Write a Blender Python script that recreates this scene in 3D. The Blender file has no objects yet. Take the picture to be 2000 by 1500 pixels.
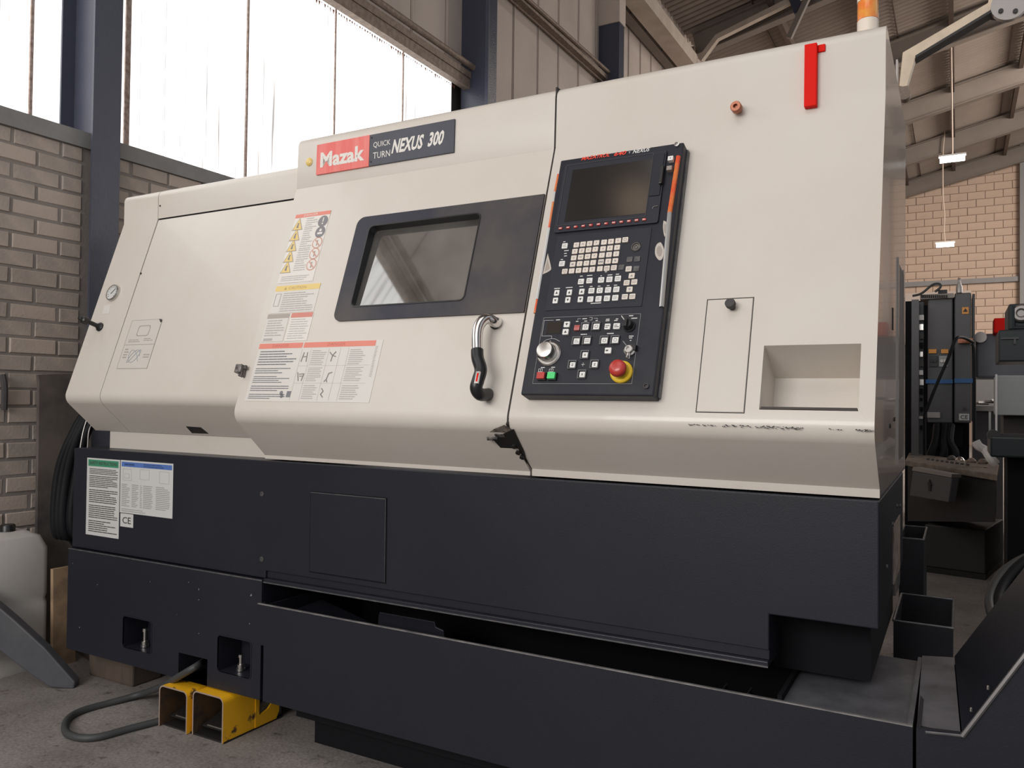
import bpy, math, random
from mathutils import Vector, Matrix
random.seed(7)
C = bpy.context.scene.collection
S = bpy.context.scene
# ------------------------------------------------------------------ camera
F_PX = 1563.467
_a, _b, _c = math.radians(29.1464), math.radians(1.0549), math.radians(.6733)
FWD = Vector((-math.sin(_a)*math.cos(_b), math.cos(_a)*math.cos(_b), math.sin(_b)))
_r0 = Vector((math.cos(_a), math.sin(_a), 0)); _u0 = _r0.cross(FWD)
RGT = _r0*math.cos(_c) + _u0*math.sin(_c)
UPV = -_r0*math.sin(_c) + _u0*math.cos(_c)
EYE = Vector((0, 0, 1.2))
cd = bpy.data.cameras.new('camera'); cam = bpy.data.objects.new('camera', cd); C.objects.link(cam)
cd.sensor_width = 36; cd.sensor_fit = 'HORIZONTAL'; cd.lens = 36*F_PX/2000; cd.clip_start = .02; cd.clip_end = 200
M3 = Matrix((RGT, UPV, -FWD)).transposed()
cam.matrix_world = Matrix.Translation(EYE) @ M3.to_4x4()
S.camera = cam
# ------------------------------------------------------------------ world, lights, exposure
S.view_settings.view_transform = 'Standard'; S.view_settings.look = 'None'
S.view_settings.gamma = 1; S.view_settings.use_curve_mapping = False
S.view_settings.exposure = 0.0
w = bpy.data.worlds.new('world'); S.world = w; w.use_nodes = True
w.node_tree.nodes['Background'].inputs[0].default_value = (.76, .77, .80, 1)
w.node_tree.nodes['Background'].inputs[1].default_value = .58
def area(name, loc, target, sx, sy, power, col):
    l = bpy.data.lights.new(name, 'AREA'); l.shape = 'RECTANGLE'; l.size = sx; l.size_y = sy
    l.energy = power; l.color = col
    o = bpy.data.objects.new(name, l); C.objects.link(o); o.location = loc
    o.rotation_euler = (Vector(target)-Vector(loc)).to_track_quat('-Z', 'Y').to_euler()
    return o
# unseen fill lights added behind the photographer: one frontal, one overhead
area('front_fill_light', (-1.7, -3.8, 3.05), (-1.0, 2.0, 1.1), 3.0, 1.8, 178, (1, .97, .94))
area('overhead_fill_light', (-.6, -1.6, 7.0), (-.6, -1.0, 0), 4.5, 4.5, 90, (1, .97, .94))
# unseen fill lights added to brighten the far wall and the right side
area('far_wall_fill_light', (5.5, 16, 7.4), (1.0, 20, 0), 3, 12, 2300, (1, .91, .82))
area('side_fill_light', (4.2, 5.0, 6.6), (1.0, 5.5, 0.5), 2.5, 6, 25, (1, .9, .8))
# a warm high-bay lamp behind the photographer
hl = bpy.data.lights.new('high_bay_lamp', 'POINT'); hl.energy = 7; hl.shadow_soft_size = .22; hl.color = (1, .72, .48)
hlo = bpy.data.objects.new('high_bay_lamp', hl); C.objects.link(hlo)

# ------------------------------------------------------------------ materials
def lin(c):
    return tuple(((x/255)/12.92 if x/255 <= .04045 else ((x/255+.055)/1.055)**2.4) for x in c)
MATS = {}
def mat(name, col, rough=.5, metal=0, bump=0, bscale=60, var=0, vscale=3, col2=None, spec=.5, emit=0, coat=0, vdetail=6, lo=.4, hi=.65, stretch=None):
    """procedural principled material; var mixes in col2 by noise, bump is fine relief"""
    m = bpy.data.materials.new(name); m.use_nodes = True
    nt = m.node_tree; b = nt.nodes['Principled BSDF']
    c = tuple(col)+(1,)
    b.inputs['Base Color'].default_value = c
    b.inputs['Roughness'].default_value = rough; b.inputs['Metallic'].default_value = metal
    b.inputs['Specular IOR Level'].default_value = spec
    if coat: b.inputs['Coat Weight'].default_value = coat
    tc = nt.nodes.new('ShaderNodeTexCoord'); src = tc.outputs['Object']
    if stretch:
        mp = nt.nodes.new('ShaderNodeMapping'); mp.inputs['Scale'].default_value = stretch
        nt.links.new(src, mp.inputs['Vector']); src = mp.outputs['Vector']
    if var:
        n = nt.nodes.new('ShaderNodeTexNoise'); n.inputs['Scale'].default_value = vscale; n.inputs['Detail'].default_value = vdetail
        n.inputs['Roughness'].default_value = .6
        nt.links.new(src, n.inputs['Vector'])
        r = nt.nodes.new('ShaderNodeMapRange'); r.inputs['From Min'].default_value = lo; r.inputs['From Max'].default_value = hi
        r.inputs['To Max'].default_value = var
        nt.links.new(n.outputs['Fac'], r.inputs['Value'])
        mx = nt.nodes.new('ShaderNodeMix'); mx.data_type = 'RGBA'
        mx.inputs['A'].default_value = c; mx.inputs['B'].default_value = tuple(col2 or (x*.6 for x in col))+(1,)
        nt.links.new(r.outputs['Result'], mx.inputs['Factor']); nt.links.new(mx.outputs['Result'], b.inputs['Base Color'])
        if emit: nt.links.new(mx.outputs['Result'], b.inputs['Emission Color'])
    if bump:
        n2 = nt.nodes.new('ShaderNodeTexNoise'); n2.inputs['Scale'].default_value = bscale; n2.inputs['Detail'].default_value = 4
        nt.links.new(src, n2.inputs['Vector'])
        bp = nt.nodes.new('ShaderNodeBump'); bp.inputs['Strength'].default_value = bump; bp.inputs['Distance'].default_value = .002
        nt.links.new(n2.outputs['Fac'], bp.inputs['Height']); nt.links.new(bp.outputs['Normal'], b.inputs['Normal'])
    if emit:
        if not var: b.inputs['Emission Color'].default_value = c
        b.inputs['Emission Strength'].default_value = emit
    MATS[name] = m
    return m
WHITE = mat('machine_cream_paint', (.66, .61, .55), .34, var=.5, vscale=2.2, col2=(.61, .54, .47), bump=.12, bscale=220, coat=.15)
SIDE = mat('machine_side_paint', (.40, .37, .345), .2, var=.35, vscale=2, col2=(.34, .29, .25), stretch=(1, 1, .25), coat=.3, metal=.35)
DARK = mat('machine_charcoal_paint', (.0150, .0160, .0235), .38, bump=.15, bscale=260, var=.5, vscale=2.5, col2=(.020, .021, .029), spec=.38)
DARK2 = mat('tank_charcoal_paint', (.0150, .0160, .0230), .42, bump=.2, bscale=240, var=.5, vscale=3, col2=(.019, .020, .027), spec=.35)
DARKLIP = mat('worn_and_highlight_metal', (.10, .10, .11), .4, metal=.4, var=.6, vscale=30, col2=(.2, .19, .18))
SHADOWBOX = mat('shade_black_steel', (.006, .006, .008), .8, spec=.2)  # near-black: shade under machines and inside gaps is put into the colour
SEAM = mat('joint_black', (.03, .026, .024), .8)
BLACK = mat('panel_black_paint', (.014, .0145, .023), .45, spec=.3, bump=.1, bscale=300, var=.4, vscale=8, col2=(.03, .03, .036))
BLACK2 = mat('panel_membrane', (.023, .024, .034), .45, spec=.3)
WINFRAME = mat('window_surround_charcoal', (.040, .040, .055), .45, spec=.25, bump=.1, bscale=200, var=.85, vscale=1.5, col2=(.095, .083, .076), lo=.45, hi=.6)
SCREEN = mat('screen_glass', (.022, .021, .021), .13)
CHROME = mat('chrome', (.75, .74, .73), .14, metal=1)
STEEL = mat('brushed_steel', (.62, .60, .57), .3, metal=1, bump=.1, bscale=90)
RUBBER = mat('black_rubber', (.014, .014, .015), .35)
KEYM = mat('ivory_key', (.74, .66, .58), .5)
KEYW = mat('white_key', (.80, .79, .76), .45)
INK = mat('ink_dark', (.06, .055, .055), .7)
GREYINK = mat('ink_grey', (.33, .32, .32), .7)
PRINTW = mat('print_white', (.72, .71, .69), .6)
RED = mat('red_paint', (.76, .012, .006), .55, spec=.1)
REDBTN = mat('red_plastic', (.50, .04, .03), .4, coat=.4)
MZRED = mat('badge_red_faded', (.78, .14, .12), .4, var=.5, vscale=14, col2=(.84, .30, .26), stretch=(3, 1, .3))
BADGE = mat('badge_navy', (.035, .037, .055), .28, var=.5, vscale=8, col2=(.06, .062, .085))
ORANGER = mat('chipped_orange_red', (.75, .075, .02), .4, var=.8, vscale=18, col2=(.7, .30, .06))
GREEN = mat('green_button', (.08, .68, .20), .35)
YELL = mat('yellow_plastic', (.82, .56, .03), .4)
LAMPY = mat('amber_lens', (.80, .60, .20), .3)
LAMPO = mat('orange_lens', (.85, .22, .04), .2, var=.8, vscale=30, col2=(.85, .42, .06), coat=.5)
LAMPW = mat('lamp_white_body', (.82, .72, .62), .35)
STK = mat('label_paper', (.77, .73, .68), .5)
STKG = mat('label_paper_grey', (.60, .60, .58), .5)
STKF = mat('label_clear_film', (.69, .655, .61), .35)
SRED = mat('label_red', (.76, .25, .19), .5)
SYEL = mat('label_yellow', (.80, .60, .22), .5)
SGREEN = mat('label_green', (.05, .26, .14), .5)
SBLUE = mat('label_blue', (.085, .17, .46), .5)
COPPER = mat('copper_nozzle', (.36, .13, .07), .4, metal=.4)
BARE = mat('bare_metal_patch', (.52, .47, .42), .5)
BRICK = mat('brick_buff', (.44, .365, .31), .85, bump=.8, bscale=70, var=.7, vscale=9, col2=(.31, .275, .25))
BRICKB = mat('brick_dusty', (.47, .385, .325), .85, bump=.8, bscale=60, var=.7, vscale=7, col2=(.45, .38, .33))
BRICKC = mat('brick_grey', (.40, .34, .295), .9, bump=.9, bscale=60, var=.6, vscale=9, col2=(.32, .275, .24))
MORTAR = mat('mortar', (.245, .215, .195), .95, bump=.9, bscale=60)
BLOCK = mat('block_tan', (.56, .42, .33), .9, bump=.5, bscale=20, var=.5, vscale=2, col2=(.44, .32, .245))
BLOCKB = mat('block_tan_pale', (.56, .42, .325), .9, bump=.5, bscale=20, var=.5, vscale=2, col2=(.48, .35, .27))
BMORTAR = mat('block_mortar', (.26, .19, .15), .95)
SILL = mat('concrete_sill', (.25, .245, .24), .85, bump=.5, bscale=40, var=.6, vscale=8, col2=(.20, .19, .18))
COLUMN = mat('column_blue_grey', (.065, .07, .10), .38, bump=.3, bscale=60, var=.5, vscale=12, col2=(.055, .06, .088))
COLD = mat('column_dark', (.042, .047, .072), .3, bump=.7, bscale=60)
CLAD = mat('cladding_taupe', (.50, .42, .37), .6, var=.5, vscale=1.2, col2=(.34, .285, .25))
RUSTY = mat('rusty_steel', (.20, .15, .12), .6, metal=.3, var=.8, vscale=25, col2=(.32, .25, .20))
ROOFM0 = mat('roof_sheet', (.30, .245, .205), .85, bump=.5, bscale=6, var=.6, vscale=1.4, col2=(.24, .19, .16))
def roof_mat():  # corrugation shade painted in as dark stripes in the hollows of the sheet
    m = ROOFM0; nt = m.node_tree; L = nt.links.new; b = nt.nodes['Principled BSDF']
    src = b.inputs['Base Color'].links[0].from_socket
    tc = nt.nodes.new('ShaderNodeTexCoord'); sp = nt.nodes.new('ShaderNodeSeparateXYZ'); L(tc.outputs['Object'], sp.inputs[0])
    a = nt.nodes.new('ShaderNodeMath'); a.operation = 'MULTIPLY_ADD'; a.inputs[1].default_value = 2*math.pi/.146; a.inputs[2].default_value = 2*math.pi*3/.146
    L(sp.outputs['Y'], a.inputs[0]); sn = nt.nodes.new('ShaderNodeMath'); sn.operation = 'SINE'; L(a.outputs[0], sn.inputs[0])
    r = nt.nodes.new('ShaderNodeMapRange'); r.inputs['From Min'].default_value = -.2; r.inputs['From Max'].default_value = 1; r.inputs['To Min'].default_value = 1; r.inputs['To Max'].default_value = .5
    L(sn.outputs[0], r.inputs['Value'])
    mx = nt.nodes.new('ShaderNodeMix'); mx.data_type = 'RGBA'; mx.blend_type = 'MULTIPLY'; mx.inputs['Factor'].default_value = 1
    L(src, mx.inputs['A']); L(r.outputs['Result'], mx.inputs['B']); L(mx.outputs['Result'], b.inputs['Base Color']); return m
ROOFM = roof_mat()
RAFT = mat('rafter_steel_grey', (.21, .175, .15), .55, var=.5, vscale=2, col2=(.17, .14, .12))
RAFTL = mat('rafter_cream', (.52, .44, .37), .55, var=.6, vscale=3, col2=(.36, .28, .22))
PURL = mat('purlin_brown', (.085, .062, .05), .6, var=.6, vscale=4, col2=(.14, .09, .065))
JIB = mat('arm_cream_paint', (.90, .73, .55), .4, var=.6, vscale=9, col2=(.62, .52, .38))
GALV = mat('weathered_galvanised', (.23, .22, .22), .6)
DRUM = mat('galvanised', (.40, .37, .35), .4, metal=.7)
CABM = mat('cabinet_grey', (.085, .083, .086), .45)
CABL = mat('cabinet_charcoal', (.045, .046, .05), .5)
BLUE = mat('blue_tape', (.03, .12, .32), .5)
TEALB = mat('teal_black', (.014, .021, .024), .4)
GREYL = mat('light_grey_panel', (.36, .37, .37), .5)
PAPER = mat('papers', (.75, .72, .70), .7)
ORG = mat('orange_label', (.85, .36, .06), .5)
PLAS = mat('milky_plastic', (.58, .55, .52), .45, var=.5, vscale=6, col2=(.48, .45, .42))
WOOD = mat('dirty_wood', (.12, .085, .065), .8, var=.8, vscale=10, col2=(.06, .048, .042), stretch=(1, 1, .2))
WOODL = mat('pale_wood', (.42, .28, .17), .8, var=.7, vscale=12, col2=(.15, .10, .07))
BOARD = mat('stained_board', (.13, .108, .093), .9, var=1, vscale=3, col2=(.045, .04, .04))
HOSE = mat('grey_hose', (.055, .057, .058), .55)
HOSED = mat('black_hose', (.009, .010, .012), .6, spec=.2)
PEDAL = mat('pedal_orange', (.90, .46, .012), .42, var=1, vscale=15, col2=(.09, .05, .03), lo=.585, hi=.65)
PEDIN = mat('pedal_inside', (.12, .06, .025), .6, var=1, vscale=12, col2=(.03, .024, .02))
RUSTEDGE = mat('worn_edge', (.36, .27, .22), .5)
SHEETM = mat('chip_steel', (.20, .20, .225), .40, metal=.4, var=.7, vscale=9, col2=(.09, .09, .10))
BINM = mat('bin_steel', (.035, .035, .042), .45, metal=.4)
LEDM = mat('led_lamp', (1, .98, .95), .5, emit=9)
DISP = mat('display_off', (.03, .024, .02), .2)
GREASE = mat('grease_black', (.016, .014, .013), .5)
GREASEB = mat('grease_brown', (.09, .07, .06), .7, var=.9, vscale=40, col2=(.34, .29, .25))

# floor: dusty concrete with stains and scratches
def floor_mat():
    m = bpy.data.materials.new('workshop_concrete'); m.use_nodes = True
    nt = m.node_tree; b = nt.nodes['Principled BSDF']; L = nt.links.new
    tc = nt.nodes.new('ShaderNodeTexCoord')
    def noise(sc, det, ro=.6):
        n = nt.nodes.new('ShaderNodeTexNoise'); n.inputs['Scale'].default_value = sc; n.inputs['Detail'].default_value = det
        n.inputs['Roughness'].default_value = ro; L(tc.outputs['Object'], n.inputs['Vector']); return n
    def ramp(n, p0, c0, p1, c1):
        r = nt.nodes.new('ShaderNodeValToRGB'); r.color_ramp.elements[0].position = p0; r.color_ramp.elements[1].position = p1
        r.color_ramp.elements[0].color = c0; r.color_ramp.elements[1].color = c1; L(n.outputs['Fac'], r.inputs['Fac']); return r
    base = ramp(noise(3, 8, .7), .3, (.20, .18, .168, 1), .7, (.35, .318, .295, 1))
    spots = ramp(noise(16, 5, .7), .30, (.22, .19, .17, 1), .42, (1, 1, 1, 1))
    fine = ramp(noise(90, 4, .7), .25, (.45, .43, .42, 1), .6, (1.05, 1.05, 1.05, 1))
    mx = nt.nodes.new('ShaderNodeMix'); mx.data_type = 'RGBA'; mx.blend_type = 'MULTIPLY'; mx.inputs['Factor'].default_value = .8
    L(base.outputs['Color'], mx.inputs['A']); L(spots.outputs['Color'], mx.inputs['B'])
    m2 = nt.nodes.new('ShaderNodeMix'); m2.data_type = 'RGBA'; m2.blend_type = 'MULTIPLY'; m2.inputs['Factor'].default_value = .9
    L(mx.outputs['Result'], m2.inputs['A']); L(fine.outputs['Color'], m2.inputs['B'])
    L(m2.outputs['Result'], b.inputs['Base Color']); b.inputs['Roughness'].default_value = .62
    bp = nt.nodes.new('ShaderNodeBump'); bp.inputs['Strength'].default_value = .5; bp.inputs['Distance'].default_value = .004
    L(noise(45, 6).outputs['Fac'], bp.inputs['Height']); L(bp.outputs['Normal'], b.inputs['Normal'])
    return m
FLOORM = floor_mat()
# translucent wall sheet with daylight behind it: gives off light, streaked by dirt along its length
def lit_sheet():
    m = bpy.data.materials.new('daylit_translucent_sheet'); m.use_nodes = True
    nt = m.node_tree; nt.nodes.clear(); L = nt.links.new
    out = nt.nodes.new('ShaderNodeOutputMaterial'); e = nt.nodes.new('ShaderNodeEmission')
    tc = nt.nodes.new('ShaderNodeTexCoord'); mp = nt.nodes.new('ShaderNodeMapping'); mp.inputs['Scale'].default_value = (1, 7, .25)
    n = nt.nodes.new('ShaderNodeTexNoise'); n.inputs['Scale'].default_value = 3.5; n.inputs['Detail'].default_value = 6
    r = nt.nodes.new('ShaderNodeValToRGB'); r.color_ramp.elements[0].position = .26; r.color_ramp.elements[1].position = .42
    r.color_ramp.elements[0].color = (.24, .22, .21, 1); r.color_ramp.elements[1].color = (1, .985, .965, 1)
    L(tc.outputs['Object'], mp.inputs['Vector']); L(mp.outputs['Vector'], n.inputs['Vector']); L(n.outputs['Fac'], r.inputs['Fac'])
    # overlapping ribs of the sheet pass a little less daylight
    sp = nt.nodes.new('ShaderNodeSeparateXYZ'); L(tc.outputs['Object'], sp.inputs[0]); prev = r.outputs['Color']
    for per, wd, lo_ in ((.152, .03, .455), (.076, .16, .85), (.61, .008, .38)):
        a = nt.nodes.new('ShaderNodeMath'); a.operation = 'MULTIPLY'; a.inputs[1].default_value = 1/per; L(sp.outputs['Y'], a.inputs[0])
        fr_ = nt.nodes.new('ShaderNodeMath'); fr_.operation = 'FRACT'; L(a.outputs[0], fr_.inputs[0])
        lt = nt.nodes.new('ShaderNodeMath'); lt.operation = 'LESS_THAN'; lt.inputs[1].default_value = wd; L(fr_.outputs[0], lt.inputs[0])
        mr = nt.nodes.new('ShaderNodeMapRange'); mr.inputs['To Min'].default_value = 1; mr.inputs['To Max'].default_value = lo_; L(lt.outputs[0], mr.inputs['Value'])
        mm = nt.nodes.new('ShaderNodeMix'); mm.data_type = 'RGBA'; mm.blend_type = 'MULTIPLY'; mm.inputs['Factor'].default_value = 1
        L(prev, mm.inputs['A']); L(mr.outputs['Result'], mm.inputs['B']); prev = mm.outputs['Result']
    L(prev, e.inputs['Color']); e.inputs['Strength'].default_value = 2.1
    L(e.outputs['Emission'], out.inputs['Surface']); return m
LIT = lit_sheet()
def glass_mat():
    m = bpy.data.materials.new('smeared_window_glass'); m.use_nodes = True
    nt = m.node_tree; nt.nodes.clear(); L = nt.links.new
    out = nt.nodes.new('ShaderNodeOutputMaterial')
    t = nt.nodes.new('ShaderNodeBsdfTransparent'); t.inputs[0].default_value = (.55, .55, .55, 1)
    d = nt.nodes.new('ShaderNodeBsdfDiffuse'); d.inputs[0].default_value = (.26, .245, .225, 1)
    tc = nt.nodes.new('ShaderNodeTexCoord'); n = nt.nodes.new('ShaderNodeTexNoise'); n.inputs['Scale'].default_value = 5; n.inputs['Detail'].default_value = 5
    r = nt.nodes.new('ShaderNodeMapRange'); r.inputs['From Min'].default_value = .3; r.inputs['From Max'].default_value = .7; r.inputs['To Min'].default_value = .12; r.inputs['To Max'].default_value = .6
    L(tc.outputs['Object'], n.inputs['Vector']); L(n.outputs['Fac'], r.inputs['Value'])
    m1 = nt.nodes.new('ShaderNodeMixShader'); L(r.outputs['Result'], m1.inputs[0]); L(t.outputs[0], m1.inputs[1]); L(d.outputs[0], m1.inputs[2])
    g = nt.nodes.new('ShaderNodeBsdfGlossy'); g.inputs['Roughness'].default_value = .035; g.inputs['Color'].default_value = (.9, .9, .9, 1)
    f = nt.nodes.new('ShaderNodeFresnel'); f.inputs['IOR'].default_value = 3.2
    m2 = nt.nodes.new('ShaderNodeMixShader'); L(f.outputs[0], m2.inputs[0]); L(m1.outputs[0], m2.inputs[1]); L(g.outputs[0], m2.inputs[2])
    L(m2.outputs[0], out.inputs['Surface']); return m
GLASS = glass_mat()

# ------------------------------------------------------------------ geometry helpers
def ray(px, py): return FWD + RGT*((px-1000)/F_PX) - UPV*((py-750)/F_PX)
def hit(px, py, P, N):
    d = ray(px, py); return EYE + d*((Vector(P)-EYE).dot(N)/d.dot(N))
AX = [Vector((1, 0, 0)), Vector((0, 1, 0)), Vector((0, 0, 1))]
def at(px, py, axis, val): return hit(px, py, AX[axis]*val, AX[axis])

class Frame:
    def __init__(s, O, V, U=(1, 0, 0)):
        s.O = Vector(O); s.U = Vector(U).normalized(); s.V = Vector(V).normalized(); s.N = s.U.cross(s.V)
    def p(s, u, v, n=0): return s.O + s.U*u + s.V*v + s.N*n
    def px(s, x, y, n=0):
        h = hit(x, y, s.O + s.N*n, s.N) - s.O
        return h.dot(s.U), h.dot(s.V)

class MB:
    def __init__(s): s.v = []; s.f = []; s.m = []; s.cur = 0; s.sm = []
    def mat(s, i): s.cur = i; return s
    def face(s, idx, smooth=False): s.f.append(tuple(idx)); s.m.append(s.cur); s.sm.append(smooth)
    def poly(s, pts, flip=False):
        n = len(s.v); s.v += [Vector(p) for p in pts]; idx = list(range(n, n+len(pts)))
        s.face(idx[::-1] if flip else idx)
    def prism(s, fr, uv, n0, n1, bottom=True):
        """polygon in frame coordinates (counter-clockwise seen from +N) extruded from n0 to n1"""
        k = len(uv); b = len(s.v)
        s.v += [fr.p(u, v, n0) for u, v in uv] + [fr.p(u, v, n1) for u, v in uv]
        s.face(range(b+k, b+2*k))
        if bottom: s.face(list(range(b, b+k))[::-1])
        for i in range(k):
            j = (i+1) % k; s.face((b+i, b+j, b+k+j, b+k+i))
        return s
    def box(s, fr, u0, u1, v0, v1, n0, n1):
        return s.prism(fr, [(u0, v0), (u1, v0), (u1, v1), (u0, v1)], n0, n1)
    def wbox(s, x0, x1, y0, y1, z0, z1):
        return s.box(W, min(x0, x1), max(x0, x1), min(z0, z1), max(z0, z1), -max(y0, y1), -min(y0, y1))
    def cyl(s, fr, u, v, r0, n0, n1, r1=None, seg=20, cap=True):
        r1 = r0 if r1 is None else r1; b = len(s.v)
        for n, r in ((n0, r0), (n1, r1)):
            s.v += [fr.p(u+r*math.cos(2*math.pi*i/seg), v+r*math.sin(2*math.pi*i/seg), n) for i in range(seg)]
        for i in range(seg):
            j = (i+1) % seg; s.face((b+i, b+j, b+seg+j, b+seg+i), True)
        if cap: s.face(range(b+seg, b+2*seg)); s.face(list(range(b, b+seg))[::-1])
        return s
    def lathe(s, fr, u, v, prof, seg=24):
        """prof: list of (radius, n)"""
        b = len(s.v)
        for r, n in prof:
            s.v += [fr.p(u+r*math.cos(2*math.pi*i/seg), v+r*math.sin(2*math.pi*i/seg), n) for i in range(seg)]
        for k in range(len(prof)-1):
            for i in range(seg):
                j = (i+1) % seg; s.face((b+k*seg+i, b+k*seg+j, b+(k+1)*seg+j, b+(k+1)*seg+i), True)
        s.face(range(b+(len(prof)-1)*seg, b+len(prof)*seg)); s.face(list(range(b, b+seg))[::-1])
        return s
    def tube(s, pts, r, seg=10, cap=True, rs=None):
        pts = [Vector(p) for p in pts]; b = len(s.v); n = len(pts); up = None
        for i, p in enumerate(pts):
            t = (pts[min(i+1, n-1)] - pts[max(i-1, 0)]).normalized()
            if up is None: up = t.orthogonal().normalized()
            up = (up - t*up.dot(t)).normalized(); sd = t.cross(up)
            rr = rs[i] if rs else r
            s.v += [p + up*(rr*math.cos(2*math.pi*k/seg)) + sd*(rr*math.sin(2*math.pi*k/seg)) for k in range(seg)]
        for i in range(n-1):
            for k in range(seg):
                j = (k+1) % seg; s.face((b+i*seg+k, b+i*seg+j, b+(i+1)*seg+j, b+(i+1)*seg+k), True)
        if cap: s.face(list(range(b, b+seg))[::-1]); s.face(range(b+(n-1)*seg, b+n*seg))
        return s
    def ring(s, fr, outer, inner, n0, n1):
        """plate with a hole; outer and inner loops have the same number of points"""
        k = len(outer); b = len(s.v)
        for L_, n in ((outer, n1), (inner, n1), (inner, n0), (outer, n0)):
            s.v += [fr.p(u, v, n) for u, v in L_]
        for q in range(4):
            for i in range(k):
                j = (i+1) % k; a0 = b+q*k; a1 = b+((q+1) % 4)*k
                s.face((a0+i, a0+j, a1+j, a1+i))
        return s
    def text(s, fr, string, u, v, h, n, shear=0, align='CENTER', bold=0, width=None, rot=0):
        """flat lettering of cap height h centred at (u, v) on the frame"""
        cu = bpy.data.curves.new('t', 'FONT'); cu.body = string; cu.size = 1; cu.shear = 0; cu.offset = bold; cu.resolution_u = 2
        o = bpy.data.objects.new('t', cu); C.objects.link(o)
        me = bpy.data.meshes.new_from_object(o, depsgraph=None) if False else o.to_mesh()
        vs = [(q.co.x, q.co.y) for q in me.vertices]; fs = [tuple(p.vertices) for p in me.polygons]
        o.to_mesh_clear(); bpy.data.objects.remove(o); bpy.data.curves.remove(cu)
        if not vs: return s
        x0 = min(a for a, _ in vs); x1 = max(a for a, _ in vs); y0 = min(b_ for _, b_ in vs); y1 = max(b_ for _, b_ in vs)
        sy = h/(y1-y0); sx = sy if width is None else width/(x1-x0)
        b = len(s.v); cr, sr = math.cos(rot), math.sin(rot)
        for a, c in vs:
            yy = (c-(y0+y1)/2)*sy; xx = (a-(x0+x1)/2)*sx + yy*shear
            if align == 'LEFT': xx += (x1-x0)*sx/2
            s.v.append(fr.p(u+xx*cr-yy*sr, v+xx*sr+yy*cr, n))
        for f in fs: s.face([b+i for i in f])
        return s

W = Frame((0, 0, 0), (0, 0, 1))     # u = x, v = z, n = -y
def make(name, mb, mats, parent=None, smooth=None, bevel=0, loc=None):
    me = bpy.data.meshes.new(name)
    off = Vector(loc) if loc is not None else (origin_of(parent) if parent else Vector((0, 0, 0)))
    me.from_pydata([v-off for v in mb.v], [], mb.f)
    if not isinstance(mats, (list, tuple)): mats = [mats]
    for m in mats: me.materials.append(m)
    me.polygons.foreach_set('material_index', mb.m)
    me.polygons.foreach_set('use_smooth', mb.sm)
    me.update()
    if smooth:
        me.polygons.foreach_set('use_smooth', [True]*len(mb.f)); me.set_sharp_from_angle(angle=math.radians(smooth))
    elif any(mb.sm): me.set_sharp_from_angle(angle=math.radians(40))
    o = bpy.data.objects.new(name, me); C.objects.link(o)
    if parent: o.parent = parent; o['_o'] = list(off)
    elif loc is not None: o.location = loc
    if bevel:
        md = o.modifiers.new('bevel', 'BEVEL'); md.width = bevel; md.segments = 2; md.limit_method = 'ANGLE'; md.angle_limit = math.radians(40)
    return o
def origin_of(o):
    v = Vector((0, 0, 0))
    while o is not None: v += Vector(o.location); o = o.parent
    return v
def empty(name, loc, label, cat, group=None):
    o = bpy.data.objects.new(name, None); C.objects.link(o); o.location = loc; o.empty_display_size = .1
    return tag(o, label, cat, group)
def tag(o, label, cat=None, group=None):
    o['label'] = label
    if cat: o['category'] = cat
    if group: o['group'] = group
    return o
def struct(o): o['kind'] = 'structure'; return o
def rrect(u0, u1, v0, v1, r, seg=5, corners=(1, 1, 1, 1)):
    """rounded rectangle, counter-clockwise from bottom-left corner; corners = bl, br, tr, tl"""
    out = []
    for (cx, cy, a0), on in zip(((u0, v0, 180), (u1, v0, 270), (u1, v1, 0), (u0, v1, 90)), corners):
        rr = r if on else 1e-4
        ox = cx + (rr if cx == u0 else -rr); oy = cy + (rr if cy == v0 else -rr)
        for i in range(seg+1):
            a = math.radians(a0+90*i/seg); out.append((ox+rr*math.cos(a), oy+rr*math.sin(a)))
    return out
def smooth_path(pts, n=8):
    pts = [Vector(p) for p in pts]; out = []
    for i in range(len(pts)-1):
        p0 = pts[max(i-1, 0)]; p1 = pts[i]; p2 = pts[i+1]; p3 = pts[min(i+2, len(pts)-1)]
        for k in range(n):
            t = k/n
            out.append(.5*((2*p1)+(p2-p0)*t+(2*p0-5*p1+4*p2-p3)*t*t+(3*p1-p0-3*p2+p3)*t**3))
    out.append(pts[-1]); return out
def fillet(P, radii, seg=6):
    """round the corners of an open (y, z) polyline; radii per point"""
    out = []
    for i, p in enumerate(P):
        r = radii[i]
        if r == 0 or i in (0, len(P)-1): out.append(tuple(p)); continue
        p = Vector(p); a = (Vector(P[i-1])-p).normalized(); b = (Vector(P[i+1])-p).normalized()
        half = a.angle(b)/2; d = r/math.tan(half); c = p+(a+b).normalized()*(r/math.sin(half))
        s = p+a*d-c; e = p+b*d-c; ang = s.angle_signed(e)
        for k in range(seg+1):
            th = -ang*k/seg
            out.append((c.x+s.x*math.cos(th)-s.y*math.sin(th), c.y+s.x*math.sin(th)+s.y*math.cos(th)))
    return out
def shell(mb, prof, xs, skip=(), back=None, caps=True):
    """extrude an open (y, z) profile along x; skip holds (x cell, profile cell); closed at the back by 'back' points"""
    b = len(mb.v); k = len(prof)
    for x in xs: mb.v += [Vector((x, y, z)) for y, z in prof]
    for i in range(len(xs)-1):
        for j in range(k-1):
            if (i, j) in skip: continue
            a = b+i*k+j; mb.face((a, a+1, a+k+1, a+k), True)
    if caps:
        full = list(prof)+list(back or [])
        for x, fl in ((xs[0], True), (xs[-1], False)):
            mb.poly([(x, y, z) for y, z in full], flip=not fl)
    return mb

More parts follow.
